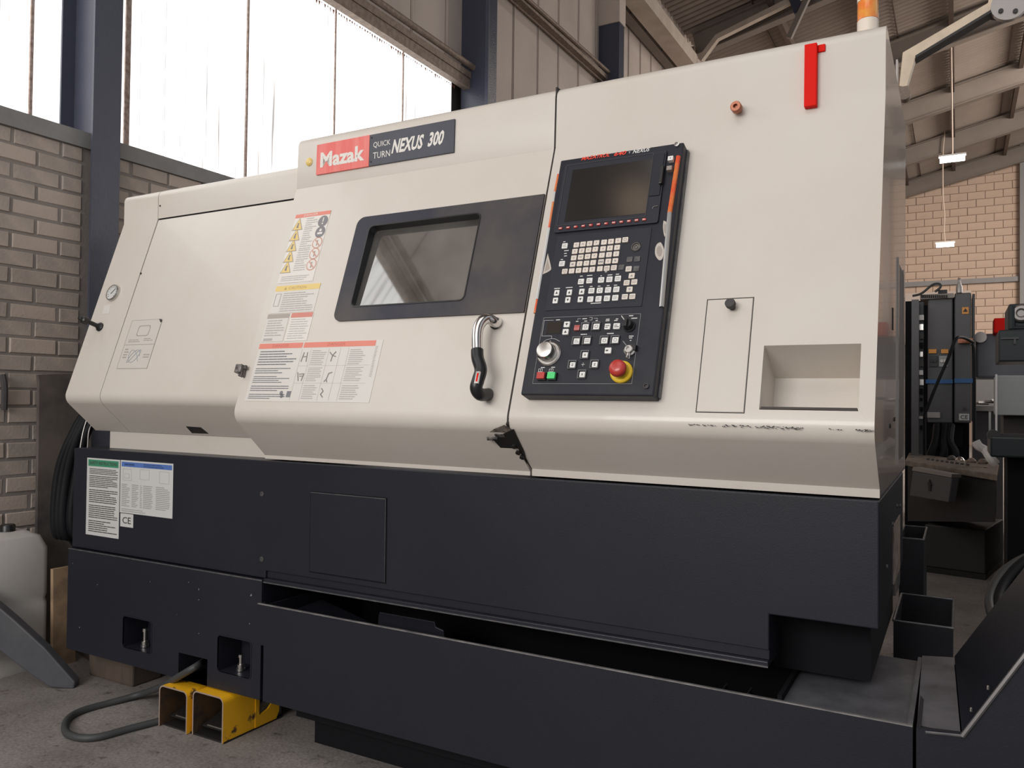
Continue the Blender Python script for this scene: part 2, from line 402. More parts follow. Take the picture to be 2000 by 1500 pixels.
# ------------------------------------------------------------------ room
ROOF = lambda x: 7.43 + .2255*(x+3.8)
fl = MB(); fl.box(W, -4.1, 12, -.1, 0, -28, 9)
struct(make('floor', fl, FLOORM))
# left wall: brick up to 2.5 m, lit sheets to 4.1 m, cladding above
wl = MB(); wl.wbox(-4.1, -3.802, -9, 27, 0, 2.42)
wall_left = struct(make('wall_left', wl, MORTAR))
sb = MB(); sb.wbox(-4.1, -3.785, -9, 27, 2.42, 2.5)
make('sill', sb, SILL, wall_left)
CH, BL = .0805, .228
def brick_mesh(name, L, H, D, m, jit, ax='y'):
    mb = MB(); r = .0028 if ax == 'y' else .005
    # front face with a chamfered, slightly uneven edge (12..20 tris)
    def P(a, b, n): return (n, a, b) if ax == 'y' else (a, -n, b)
    o = [(-L/2, -H/2), (L/2, -H/2), (L/2, H/2), (-L/2, H/2)]
    c = [(a+(r+jit())*(1 if a < 0 else -1), b+(r+jit())*(1 if b < 0 else -1)) for a, b in o]
    mb.v += [Vector(P(a, b, 0)) for a, b in o]+[Vector(P(a, b, D-.006)) for a, b in o]+[Vector(P(a, b, D+jit()*.4)) for a, b in c]
    for k in range(4):
        j = (k+1) % 4; mb.face((k, j, 4+j, 4+k)); mb.face((4+k, 4+j, 8+j, 8+k))
    mb.face((8, 9, 10, 11))
    me = bpy.data.meshes.new(name); me.from_pydata(mb.v, [], mb.f); me.materials.append(m); me.update(); return me
jj = lambda: random.uniform(0, .0042)
BM = [brick_mesh('brick', BL-.012, CH-.010, .0135, m, jj) for m in (BRICK, BRICKB, BRICK, BRICKB, BRICKC)]
half = [brick_mesh('brick', BL/2-.012, CH-.010, .0135, m, jj) for m in (BRICK, BRICKB, BRICKC)]
def brick_run(y0, y1, rows):
    for row in rows:
        z = .01+CH*(row+.5); y = y0
        first = row % 2
        while y < y1-.05:
            if first: L = BL/2; me = random.choice(half); first = 0
            else: L = BL; me = random.choice(BM)
            if y+L > y1+.02:
                L = BL/2; me = random.choice(half)
            if y+L > y1+.02: break
            o = bpy.data.objects.new('brick', me); C.objects.link(o); o.parent = wall_left
            o.location = (-3.812+random.uniform(-.003, .003), y+L/2, z+random.uniform(-.001, .001))
            o.rotation_euler = (random.uniform(-.006, .006), 0, random.uniform(-.008, .008))
            y += L
brick_run(1.73, 2.42, range(30))
brick_run(2.56, 3.46, range(13, 30))
# header course band under the sill and steel column feet
# translucent sheets, each one a piece, thin dark joints between
ys = [-9, -7.6, -6.2, -4.8, -3.4, -2.0, -.6, .55, 1.35, 2.281, 2.806, 3.658, 4.488, 5.314, 6.05]
for i in range(len(ys)-1):
    mb = MB(); mb.wbox(-4.07, -4.04, ys[i]+.006, ys[i+1]-.006, 2.5, 4.12)
    make('translucent_sheet', mb, LIT, wall_left)
for i in (9, 10, 11, 12, 13):
    mb = MB(); t = (.008, .016, .007, .006, .006)[i-9]
    mb.wbox(-4.045, -4.03, ys[i]-t, ys[i]+t, 2.5, 4.12)
    make('joint_strip', mb, mat('joint_rust%d' % i, (.50, .40, .35), .8, var=.8, vscale=40, col2=(.25, .15, .11)), wall_left)
mb = MB(); mb.wbox(-4.06, -3.92, -9, 6.2, 4.14, 4.20); mb.wbox(-4.0, -3.93, -9, 6.2, 4.05, 4.15)
girt = make('girt', mb, RUSTY, wall_left)
mb = MB(); mb.tube([(-3.9, -9, 4.24), (-3.9, 6.2, 4.24)], .028, 10)
make('conduit', mb, RUSTY, wall_left)
# ragged dirt drips under the girt
mb = MB()
for k in range(70):
    y = 4.0+k*.03; d = random.uniform(.01, .05)
    mb.poly([(-4.035, y, 4.06), (-4.035, y+random.uniform(.01, .028), 4.06), (-4.035, y+.012, 4.06-d)])
o = make('rust_drips', mb, mat('rust_drip', (.42, .20, .14), .9), wall_left); o['kind'] = 'stuff'
clad = [-9, 0, 2.4, 3.0, 3.6, 4.2, 4.8, 5.4, 5.92, 6.45, 7.15, 7.70, 8.21, 8.76, 9.3, 9.9, 10.43, 10.9, 11.36, 11.9, 12.5, 13.2, 14, 16, 20, 27]
for i in range(len(clad)-1):
    z0 = 4.12 if clad[i] < 5.95 else 2.45
    mb = MB(); mb.wbox(-4.09, -4.03, clad[i]+.006, clad[i+1]-.006, z0, 7.6)
    make('cladding_panel', mb, CLAD, wall_left)
    if .1 < clad[i] < 14:
        mb = MB(); mb.wbox(-4.03, -4.02, clad[i]+.02, clad[i]+.032, z0, 7.5); make('rib', mb, CLAD, wall_left)
mb = MB(); mb.wbox(-4.10, -4.085, -9, 27, 4.12, 7.6); mb.wbox(-4.10, -4.085, 5.95, 27, 2.4, 7.6); make('backing', mb, SEAM, wall_left)
# second girt with conduit
mb = MB(); mb.wbox(-4.02, -3.90, 6.36, 9.4, 5.27, 5.33); mb.tube([(-3.88, 6.36, 5.30), (-3.88, 9.4, 5.36)], .022, 8)
mb.tube([(-3.93, 6.36, 5.20), (-3.93, 9.4, 5.22)], .008, 6)
make('girt', mb, RUSTY, wall_left)
# steel columns (H sections): each a thing fixed to the wall
def h_column(y0, x0, x1, w_, z1, m, label):
    mb = MB(); t = .012
    mb.wbox(x1-t, x1, y0, y0+w_, 0, z1); mb.wbox(x0, x0+t, y0, y0+w_, 0, z1); mb.wbox(x0+t, x1-t, y0+w_/2-.005, y0+w_/2+.005, 0, z1)
    o = make('trim_1', mb, m); struct(o); o['label'] = label; return o
c1 = h_column(2.407, -4.0, -3.72, .15, 7.4, COLUMN, 'nearest blue-grey painted steel column against the brick wall'); c1.name = 'trim_1'
c2 = MB(); c2.wbox(-4.03, -3.75, 6.19, 6.36, 0, 7.45)
c2 = struct(make('trim_2', c2, COLD)); c2['label'] = 'near-black steel column at the far end of the bright window'
c2b = MB(); c2b.wbox(-3.77, -3.735, 6.185, 6.20, 0, 7.4); make('flange_edge', c2b, COLUMN, c2)
c3 = MB(); c3.wbox(-4.03, -3.75, 9.40, 9.57, 0, 5.98)
c3 = struct(make('trim_3', c3, COLD)); c3['label'] = 'dark column stub farther along the clad wall, topped by a pale head'
mb = MB(); mb.wbox(-4.03, -3.74, 9.38, 9.59, 5.98, 7.0); make('column_head', mb, CLAD, c3)
# eaves beam
mb = MB(); mb.wbox(-3.80, -3.54, 9.6, 12.1, 6.36, 6.56)
eb = struct(make('trim_4', mb, RAFTL)); eb['label'] = 'cream eaves beam running along the top of the left wall'
mb = MB(); mb.wbox(-4.0, -3.86, 9.6, 12.1, 6.38, 6.46); make('lower_angle', mb, RAFT, eb)
for y in (10.0, 10.6, 11.3, 12.0):
    mb = MB(); mb.wbox(-3.84, -3.825, y, y+.012, 6.36, 6.66); make('hanger_rod', mb, COLD, eb)
# back (gable) wall of blocks
YB = 27
bw = MB(); bw.poly([(-4.1, YB, 0), (7.5, YB, 0), (7.5, YB, ROOF(7.5)), (-4.1, YB, ROOF(-4.1))])
bw.poly([(-4.1, YB+.2, 0), (7.5, YB+.2, 0), (7.5, YB+.2, ROOF(7.5)), (-4.1, YB+.2, ROOF(-4.1))], True)
wall_back = struct(make('wall_back', bw, BMORTAR))
KM = [brick_mesh('block', .45-.014, .225-.014, .02, m, jj, 'x') for m in (BLOCK, BLOCKB, BLOCK)]
for r_ in range(14, 39):
    z = .225*(r_+.5)
    for c_ in range(-5, 6):
        x = c_*.45+(.225 if r_ % 2 else 0)
        if z+.11 > ROOF(x-.22) or x < -1.75 or x > 2.2: continue
        if x < -1.0 and z < 3.3: continue
        o = bpy.data.objects.new('block', random.choice(KM)); C.objects.link(o); o.parent = wall_back
        o.location = (x+random.uniform(-.004, .004), YB+random.uniform(-.004, .004), z)
mb = MB(); mb.wbox(-3, 4, 26.86, 26.96, 4.72, 4.86)
o = struct(make('trim_5', mb, GALV)); o['label'] = 'grey horizontal steel rail across the far block wall'
mb = MB(); mb.wbox(1.52, 1.70, 26.75, 26.95, 0, 8.6)
o = struct(make('trim_6', mb, GALV)); o['label'] = 'grey steel post standing in front of the far block wall'
# right wall (outside the frame, mirrored in glossy sheet metal)
# roof: corrugated sheets running down the slope
mb = MB(); PIT = .146; ny = int((27.2+3)/PIT*4)
y0 = -3
for i in range(ny+1):
    y = y0+i*PIT/4; dz = .036*math.sin(2*math.pi*(y-y0)/PIT)
    mb.v += [Vector((-4.3, y, ROOF(-4.3)+dz)), Vector((7.6, y, ROOF(7.6)+dz))]
for i in range(ny): mb.face((2*i, 2*i+2, 2*i+3, 2*i+1), True)
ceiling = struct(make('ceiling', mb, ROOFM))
mb = MB()
for x_ in (-2.9, -1.0, .9, 2.8, 4.7):
    mb.wbox(x_, x_+.02, -3, 27, ROOF(x_)-.055, ROOF(x_)-.03)
make('sheet_lap', mb, PURL, ceiling)
# rafters and purlins
slopeV = Vector((1, 0, .2255)).normalized()
def rafter(y, m, d=.30, x0=-3.9, x1=7.4):
    mb = MB(); fr = Frame((0, y, 0), slopeV.cross(Vector((0, 1, 0)))*-1, slopeV)
    zt = -.10
    L0 = x0/slopeV.x; L1 = x1/slopeV.x; zb = 7.43+.2255*3.8
    fr = Frame((0, y, zb), Vector((-.2255, 0, 1)), slopeV)      # u down the slope line, v square to it
    mb.box(fr, L0, L1, zt-.018, zt, -.09, .09); mb.box(fr, L0, L1, zt-d, zt-d+.018, -.09, .09); mb.box(fr, L0, L1, zt-d+.018, zt-.018, -.006, .006)
    o = make('rafter', mb, m, ceiling); return o
for y, m, d in ((9.6, RAFT, .40), (13.0, RAFT, .40), (16.4, RAFT, .46), (19.9, RAFT, .46), (23.3, RAFT, .46), (26.7, RAFT, .46)):
    rafter(y, m, d)
for x_ in (-2.6, -1.35, -.12, 1.15, 2.4, 3.7):
    mb = MB(); z = ROOF(x_)-.04; mb.wbox(x_-.04, x_+.04, 8, 26.9, z-.19, z)
    make('purlin', mb, PURL, ceiling)
# knee braces by the eaves
def bar(p, q, wdt, m, name, label, cat, parent=None):
    mb = MB(); mb.tube([p, q], wdt, 4); o = make(name, mb, m, parent)
    if parent is None: tag(o, label, cat)
    return o
P = lambda px, py, Y: at(px, py, 1, Y)
kb = MB(); kb.tube([P(1368, 118, 12.7), P(1401, 74, 12.7), P(1545, 2, 12.7), P(1600, -24, 12.7)], .062, 4)
make('knee_brace', kb, RAFTL, ceiling)
kb = MB(); kb.tube([P(1541, 75, 12.6), P(1580, -10, 12.6)], .055, 4); make('knee_brace', kb, RAFT, ceiling)
kb = MB(); kb.tube([P(1549, -8, 12.7), P(1562, 26, 12.7)], .10, 4); make('cleat', kb, COLD, ceiling)
kb = MB(); kb.tube([P(1305, 0, 14.5), P(1352, 75, 14.5)], .16, 4); make('knee_brace', kb, COLD, ceiling)
kb = MB(); kb.tube([P(1350, 95, 12.9), P(1352, 130, 12.9)], .10, 4); make('column_head', kb, RUSTY, ceiling)

# ------------------------------------------------------------------ the lathe
LA = empty('cnc_lathe', (-1.65, 2.6, 0), 'long cream and charcoal turning machine with a sliding door, window and operator panel', 'machine')
yT, zT, yB, zB, yC, zC, yD, zD = 2.154, 2.142, 2.148, 1.956, 1.872, 1.130, 2.018, .982
XR, XS, XD, XE, XF = -.157, -1.060, -2.105, -3.169, -2.943
SL = Frame((0, yB, zB), (0, yB-yC, zB-zC))            # sloping front
FA = Frame((0, yB, zB), (0, yT-yB, zT-zB))            # upright fascia above it
LO = Frame((0, yC, zC), (0, yC-yD, zC-zD-.02))        # under-slope
LV = -math.hypot(yB-yC, zB-zC)                         # v of the lower crease on SL
def slope_pt(v): q = SL.p(0, v); return (q.y, q.z)
# main cover with tool tray recess
tb = [SL.px(*q) for q in ((1494, 675), (1682, 671), (1677, 803), (1481, 800))]
tu0, tu1 = (tb[0][0]+tb[3][0])/2, (tb[1][0]+tb[2][0])/2; tv1, tv0 = (tb[0][1]+tb[1][1])/2, (tb[2][1]+tb[3][1])/2
prof = [(3.0, zT)]+fillet([(3.0, zT), (yT, zT), (yB, zB), slope_pt(tv1), slope_pt(tv0), (yC, zC), (yD, zD+.02), (yD, zD)],
                          [0, .035, 0, 0, 0, .05, 0, 0])[1:]
# find the cell between the two tray break points
kk = min(range(len(prof)), key=lambda i: (Vector(prof[i])-Vector(slope_pt(tv1))).length)
mb = MB(); shell(mb, prof, [XS+.003, tu0, tu1, XR], skip={(1, kk)}, back=[(3.0, zD)])
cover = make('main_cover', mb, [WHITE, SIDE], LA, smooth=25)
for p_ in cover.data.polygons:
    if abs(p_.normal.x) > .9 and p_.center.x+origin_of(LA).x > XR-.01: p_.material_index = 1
# tray
mb = MB(); D_ = .13
inn = [(tu0+.004, tv0+.03), (tu1-.004, tv0+.03), (tu1-.004, tv1-.035), (tu0+.004, tv1-.035)]
out = [(tu0, tv0), (tu1, tv0), (tu1, tv1), (tu0, tv1)]
b = len(mb.v); mb.v += [SL.p(u, v, 0) for u, v in out]+[SL.p(u, v, -D_) for u, v in inn]
for i in range(4): j = (i+1) % 4; mb.face((b+i, b+j, b+4+j, b+4+i))
mb.face((b+4, b+5, b+6, b+7))
tray = make('tool_tray', mb, WHITE, LA)
mb = MB(); mb.box(SL, tu0+.003, tu1-.003, tv0+.002, tv0+.008, -.10, -.002); make('tray_mat', mb, mat('tray_mat', (.07, .06, .055), .8), tray)
# pocket door left of the tray
c4 = [SL.px(*q) for q in ((1383, 586), (1471, 582), (1453, 806), (1360, 804))]
pu0, pu1 = (c4[0][0]+c4[3][0])/2, (c4[1][0]+c4[2][0])/2; pv0, pv1 = (c4[2][1]+c4[3][1])/2, (c4[0][1]+c4[1][1])/2
mb = MB()
for a in ((pu0-.002, pu0, pv0-.002, pv1+.002), (pu1, pu1+.002, pv0-.002, pv1+.002), (pu0-.002, pu1+.002, pv1, pv1+.002), (pu0-.002, pu1+.002, pv0-.002, pv0)):
    mb.box(SL, *a, -.001, .0006)
pk = MB(); pk.box(SL, pu0+.001, pu1-.001, pv0+.001, pv1-.001, -.001, .0016)
pkd = make('pocket_door', pk, WHITE, LA); make('door_joint', mb, SEAM, pkd)
u, v = SL.px(1427, 594, .02); mb = MB(); mb.lathe(SL, u, v, [(.008, .001), (.008, .018), (.0125, .018), (.0125, .028), (.011, .030)], 20); make('knob', mb, INK, pkd)
# seams and rims of the slope/fascia are the profile itself; copper nozzle, red bar
u, v = FA.px(1437, 208, .03); mb = MB(); mb.lathe(FA, u, v, [(.010, 0), (.010, .012), (.0145, .014), (.0145, .032), (.013, .035), (.006, .035), (.005, .025)], 18); make('coolant_nozzle', mb, COPPER, LA)
r1 = [FA.px(*q, .02) for q in ((1571, 86), (1596, 83), (1594, 206), (1570, 208))]
mb = MB(); ru0, ru1 = (r1[0][0]+r1[3][0])/2, (r1[1][0]+r1[2][0])/2; rv0, rv1 = (r1[2][1]+r1[3][1])/2, (r1[0][1]+r1[1][1])/2
mb.box(FA, ru0, ru1, rv0, rv1, -.001, .02); mb.box(FA, ru1, ru1+.018, rv1-.02, rv1-.001, -.001, .006)
o = make('red_bracket', mb, RED, LA, bevel=.002)
# paint loss along the lower crease, right of the pocket door
mb = MB()
for a0, a1, nn, th in ((1345, 1398, 26, 1.1), (1410, 1500, 60, 1.6), (1500, 1568, 60, 1.8), (1672, 1707, 30, 1.5), (1618, 1648, 10, .8)):
    for k in range(nn):
        px = random.uniform(a0, a1); py = 829+(px-1345)*.034+random.uniform(-2, 2.2)*th/1.6
        s_ = random.uniform(.8, 2.6); pts = [SL.px(px+dx*s_, py+dy*s_*.5, .0008) for dx, dy in ((-1, 0), (0, .9), (1.1, .2), (.2, -.9))]
        mb.poly([SL.p(u, v, .0010) for u, v in pts])
o = make('paint_chips', mb, GREASE, LA); o['kind'] = 'stuff'
# top fascia over the door (continuous with the main cover)
mb = MB(); pf = [(3.0, zT)]+fillet([(3.0, zT), (yT, zT), (yB, zB), (yB+.004, zB-.012)], [0, .035, 0, 0])[1:]
shell(mb, pf, [XD, XS-.003], back=[(3.0, zB-.012)]); fascia = make('top_fascia', mb, WHITE, LA, smooth=25, bevel=.006)
# sliding door with window opening
hq = [SL.px(*q) for q in ((722, 440), (941, 421), (908, 592), (690, 598))]
hu0, hu1 = (hq[0][0]+hq[3][0])/2, (hq[1][0]+hq[2][0])/2; hv1, hv0 = (hq[0][1]+hq[1][1])/2, (hq[2][1]+hq[3][1])/2
prof = fillet([(yB+.0, zB-.003), slope_pt(hv1+.02), slope_pt(hv0-.02), (yC, zC), (yD, zD+.012), (yD, zD)], [0, 0, 0, .05, 0, 0])
mb = MB(); shell(mb, prof, [XD, hu0-.02, hu1+.02, XS-.003], skip={(1, 1)}, back=[(yD+.12, zD), (yB+.1, zB-.003)])
door = make('sliding_door', mb, WHITE, LA, smooth=25)
fq = [SL.px(*q, .006) for q in ((700, 424), (1069, 379), (1030, 612), (650, 625))]
fu0 = (fq[0][0]+fq[3][0])/2; fv1 = (fq[0][1]+fq[1][1])/2; fv0 = (fq[2][1]+fq[3][1])/2; fu1 = XS-.004
mb = MB(); mb.ring(SL, rrect(fu0, fu1, fv0, fv1, .03, corners=(1, 0, 0, 1)), rrect(hu0, hu1, hv0, hv1, .018), -.003, .006)
wf = make('window_surround', mb, WINFRAME, door)
mb = MB(); mb.ring(SL, rrect(hu0-.001, hu1+.001, hv0-.001, hv1+.001, .019), rrect(hu0+.003, hu1-.003, hv0+.003, hv1-.003, .015), -.03, .008); make('window_gasket', mb, RUBBER, door)
GF = Frame(SL.p(0, (hv0+hv1)/2, -.018), SL.V-SL.N*math.tan(math.radians(2.2))); hh = (hv1-hv0)/2
mb = MB(); mb.prism(GF, rrect(hu0+.001, hu1-.001, -hh+.001, hh-.001, .016), -.008, 0); make('window_glass', mb, GLASS, door)
mb = MB(); q0 = [(hu0-.015, hv0-.015), (hu1+.015, hv0-.015), (hu1+.015, hv1+.015), (hu0-.015, hv1+.015)]
b = 0; mb.v += [SL.p(u, v, -.006) for u, v in q0]+[SL.p(u, v, -.45) for u, v in q0]
for i in range(4): j = (i+1) % 4; mb.face((i, j, 4+j, 4+i))
mb.face((4, 5, 6, 7)); make('machining_chamber', mb, mat('chamber_grey', (.16, .155, .15), .5), LA)
# door edge joints
mb = MB(); mb.box(SL, XS-.0028, XS+.0028, LV+.02, 0, -.05, -.004); mb.box(LO, XS-.0028, XS+.0028, -.19, 0, -.05, -.002); mb.box(FA, XS-.0028, XS+.0028, 0, .186, -.05, -.002); make('door_joint', mb, SEAM, LA)
# door pull handle: chrome upper, black rubber lower
def spt(px, py, n): u, v = SL.px(px, py, n); return SL.p(u, v, n)
hp = [spt(972, 630, .0), spt(966, 629, .02), spt(950, 622, .045), spt(937, 634, .06), spt(932, 655, .065), spt(932, 688, .065)]
path = smooth_path(hp, 6); mb = MB(); mb.tube(path, .0155, 16); hd = make('door_handle', mb, CHROME, door); hd['label'] = 'chrome upper half of the door pull'
hp2 = [spt(932, 684, .065), spt(933, 700, .066), spt(939, 722, .064), spt(934, 742, .066), spt(930, 758, .064), spt(937, 770, .045), spt(949, 771, .015), spt(953, 770, -.002)]
mb = MB(); mb.tube(smooth_path(hp2, 6), .0175, 16); hg = make('handle_grip', mb, RUBBER, door); hg['label'] = 'black rubber lower half of the door pull'
mb = MB(); fr = Frame(spt(932, 737, .0835), SL.V); mb.box(fr, -.006, .006, -.017, .017, -.004, .001); make('grip_badge', mb, CHROME, door)
mb = MB(); mb.box(fr, -.002, .003, -.012, .012, .001, .0016); make('grip_badge_print', mb, RED, door)
mb = MB(); u, v = SL.px(965, 631, .01); mb.lathe(SL, u, v, [(.016, 0), (.016, .008), (.012, .012)], 16); make('handle_foot', mb, RUBBER, door)
# latch on the left of the door, greasy catch under the crease
lu, lv = SL.px(468, 722, .02); mb = MB(); mb.box(SL, lu-.016, lu+.012, lv-.012, lv+.018, -.01, .028); mb.box(SL, lu+.006, lu+.022, lv+.004, lv+.018, .01, .018); mb.box(SL, lu-.002, lu+.014, lv-.022, lv-.008, .002, .02)
make('door_latch', mb, mat('latch_metal', (.10, .09, .085), .4, metal=.6, var=.7, vscale=60, col2=(.4, .38, .35)), door, bevel=.002)
mb = MB()
g = [LO.px(*q, .001) for q in ((962, 856), (1003, 838), (1024, 882), (1030, 908), (1016, 884), (982, 878))]
mb.prism(LO, [(u, v) for u, v in g][::-1], .0004, .003); gm = make('catch_opening', mb, GREASE, door)
mb = MB(); g = [LO.px(*q, .001) for q in ((950, 848), (965, 838), (985, 830), (998, 838), (1000, 848), (975, 858))]
mb.prism(LO, g[::-1], .0003, .001); make('grease_stain', mb, GREASEB, door)
mb = MB(); u, v = LO.px(953, 855, .012); mb.tube([LO.p(u+.03, v, .012), LO.p(u, v+.002, .014), LO.p(u-.004, v-.008, .012), LO.p(u+.012, v-.010, .012)], .0035, 6); mb.box(LO, u+.02, u+.05, v-.004, v+.006, 0, .005); make('catch_lever', mb, MATS['latch_metal'], door)
for q in ((1004, 872), (1012, 884), (1020, 893)):
    u, v = LO.px(*q, .006); mb = MB(); mb.cyl(LO, u, v, .007, .002, .010, seg=12); make('catch_bolt', mb, GREASE, door)
# round amber lens and badge on the fascia
u, v = FA.px(603, 316, .004); mb = MB(); mb.lathe(FA, u, v, [(.015, 0), (.015, .003), (.0125, .004), (.0125, .0055), (.009, .008)], 24); make('amber_lens', mb, LAMPY, LA)
bq = [FA.px(*q, .006) for q in ((618, 281), (886, 235), (888, 299), (619, 340))]
bu0, bu1 = (bq[0][0]+bq[3][0])/2, (bq[1][0]+bq[2][0])/2; bv1, bv0 = (bq[0][1]+bq[1][1])/2, (bq[2][1]+bq[3][1])/2
mu = FA.px(721, 300, .006)[0]
mb = MB(); mb.box(FA, mu, bu1, bv0, bv1, 0, .006); bd = make('name_plate', mb, BADGE, LA, bevel=.001)
mb = MB(); mb.box(FA, bu0, mu, bv0, bv1, 0, .007); b2 = make('logo_plate', mb, MZRED, LA, bevel=.001); b2['label'] = 'faded red logo half of the badge'
vm = (bv0+bv1)/2; H_ = bv1-bv0; wR = mu-bu0
mb = MB(); mb.text(FA, 'Mazak', (bu0+mu)/2, vm-.004, H_*.50, .0074, bold=.035, width=wR*.84); o = make('lettering', mb, STK, b2); o['label'] = 'pale Mazak lettering'
wB = bu1-mu
mb = MB(); mb.text(FA, 'QUICK', mu+wB*.155, vm+H_*.14, H_*.20, .0064, width=wB*.21); mb.text(FA, 'TURN', mu+wB*.155, vm-H_*.19, H_*.20, .0064, width=wB*.21)
mb.text(FA, 'NEXUS', mu+wB*.47, vm-.001, H_*.44, .0064, bold=.035, shear=.22, width=wB*.36); mb.text(FA, '300', mu+wB*.80, vm+.001, H_*.44, .0064, bold=.035, shear=.22, width=wB*.17)
make('lettering', mb, STK, bd)
for dv in (-.36, .40):
    mb = MB(); mb.cyl(FA, mu+.008, vm+H_*dv, .003, .005, .008, seg=10); make('screw', mb, INK, bd)

# left section (tailstock end cover), lower and set back
yT2, zT2, yB2, zB2, yC2, zC2, yD2, zD2 = 2.203, 2.063, 2.203, 1.938, 1.952, 1.178, 2.092, 1.047
SL2 = Frame((0, yB2, zB2), (0, yB2-yC2, zB2-zC2)); FA2 = Frame((0, yB2, zB2), (0, 0, 1)); LO2 = Frame((0, yC2, zC2), (0, yC2-yD2, zC2-zD2))
def leftpiece(name, x0, x1, P_, R_, back, label=None):
    mb = MB(); pf = fillet(P_, R_); shell(mb, pf, [x0, x1], back=back)
    o = make(name, mb, WHITE, LA, smooth=25, bevel=.004)
    if label: o['label'] = label
    return o
leftpiece('left_end_cover', XE, XF-.003, [(3.0, zT2), (yT2, zT2), (yB2, zB2), (yC2, zC2), (yD2, zD2)], [0, .03, 0, .045, 0], [(3.0, zD2)])
leftpiece('left_fascia', XF, XD+.1, [(3.0, zT2), (yT2, zT2), (yB2, zB2+.002)], [0, .03, 0], [(3.0, zB2)])
lp = leftpiece('left_slope_panel', XF, XD+.1, [(yB2+.002, zB2-.004), (yC2, zC2), (yD2, zD2)], [0, .045, 0], [(yD2+.3, zD2), (yB2+.3, zB2-.004)])
mb = MB(); mb.wbox(XF-.004, XF+.002, 2.215, 2.9, zD2+.01, zT2-.01); mb.wbox(XF, XD, yB2+.006, 2.9, zB2-.012, zB2+.01); make('panel_joint', mb, SEAM, LA)
mb = MB(); mb.wbox(XE+.09, XD+.2, yD2+.005, 2.95, .977, zD2); make('left_plinth', mb, WHITE, LA)
# dark finger slot in the left under-slope
q = [LO2.px(*p_, .001) for p_ in ((363, 833), (392, 835), (407, 847), (375, 846))]
mb = MB(); mb.prism(LO2, q[::-1], -.0005, .0012); make('finger_slot', mb, GREASE, LA)
# pressure gauge
u, v = SL2.px(219, 571, .01); mb = MB(); mb.lathe(SL2, u, v, [(.036, 0), (.037, .008), (.034, .013), (.031, .013), (.031, .009)], 32); ga = make('pressure_gauge', mb, STEEL, LA)
mb = MB(); mb.cyl(SL2, u, v, .031, .008, .0095, seg=32); make('dial', mb, STKG, ga)
mb = MB()
for k in range(11):
    a = math.radians(225-27*k); mb.tube([SL2.p(u+.022*math.cos(a), v+.022*math.sin(a), .0098), SL2.p(u+.028*math.cos(a), v+.028*math.sin(a), .0098)], .0009, 4)
mb.tube([SL2.p(u-.006, v-.006, .0102), SL2.p(u+.014, v+.016, .0102)], .0014, 4); make('needle', mb, INK, ga)
q = [SL2.px(*p_, .001) for p_ in ((204, 597), (216, 594), (213, 612), (199, 614))]
mb = MB(); mb.prism(SL2, q[::-1], 0, .001); o = make('small_label', mb, STKF, LA)
# clamp knob sticking out
u, v = SL2.px(196, 639, .0); mb = MB(); mb.lathe(SL2, u, v, [(.019, 0), (.019, .006), (.012, .012), (.009, .02), (.009, .055), (.015, .06), (.015, .082), (.009, .086), (.009, .096), (.007, .098)], 18)
make('clamp_knob', mb, RUBBER, LA)
for q_ in ((275, 534), (313, 402)):
    fr_ = SL2 if q_[1] > 437 else FA2
    u, v = fr_.px(*q_); mb = MB(); mb.cyl(fr_, u, v, .004, -.001, .002, seg=10); make('screw', mb, SEAM, LA)

# printed labels -------------------------------------------------------
def print_lines(mb, fr, u0, u1, v0, v1, rows, n, thick=.5, gap=.25):
    """rows of small print as broken bars"""
    dv = (v1-v0)/rows
    for r_ in range(rows):
        v = v1-(r_+.5)*dv; u = u0; end = u1-(random.random()**2)*(u1-u0)*.45
        while u < end:
            l = random.uniform(.03, .10)*.35*(1+dv*40); e = min(u+l, end)
            b = len(mb.v); mb.v += [fr.p(u, v-dv*thick*.4, n), fr.p(e, v-dv*thick*.4, n), fr.p(e, v+dv*thick*.4, n), fr.p(u, v+dv*thick*.4, n)]
            mb.face((b, b+1, b+2, b+3)); u = e+dv*gap
    return mb
def quad(mb, fr, u0, u1, v0, v1, n):
    b = len(mb.v); mb.v += [fr.p(u0, v0, n), fr.p(u1, v0, n), fr.p(u1, v1, n), fr.p(u0, v1, n)]; mb.face((b, b+1, b+2, b+3)); return mb
def rect_px(fr, q, n=0):
    c = [fr.px(*p_, n) for p_ in q]      # tl, tr, br, bl
    return (c[0][0]+c[3][0])/2, (c[1][0]+c[2][0])/2, (c[2][1]+c[3][1])/2, (c[0][1]+c[1][1])/2
def disc(mb, fr, u, v, r, n, seg=20):
    b = len(mb.v); mb.v += [fr.p(u+r*math.cos(2*math.pi*i/seg), v+r*math.sin(2*math.pi*i/seg), n) for i in range(seg)]; mb.face(range(b, b+seg)); return mb
def label_base(name, fr, R4, m, label=None, n=.0012):
    mb = MB(); mb.box(fr, *R4, -.0004, n); o = make(name, mb, m, LA)
    if label: o['label'] = label
    return o
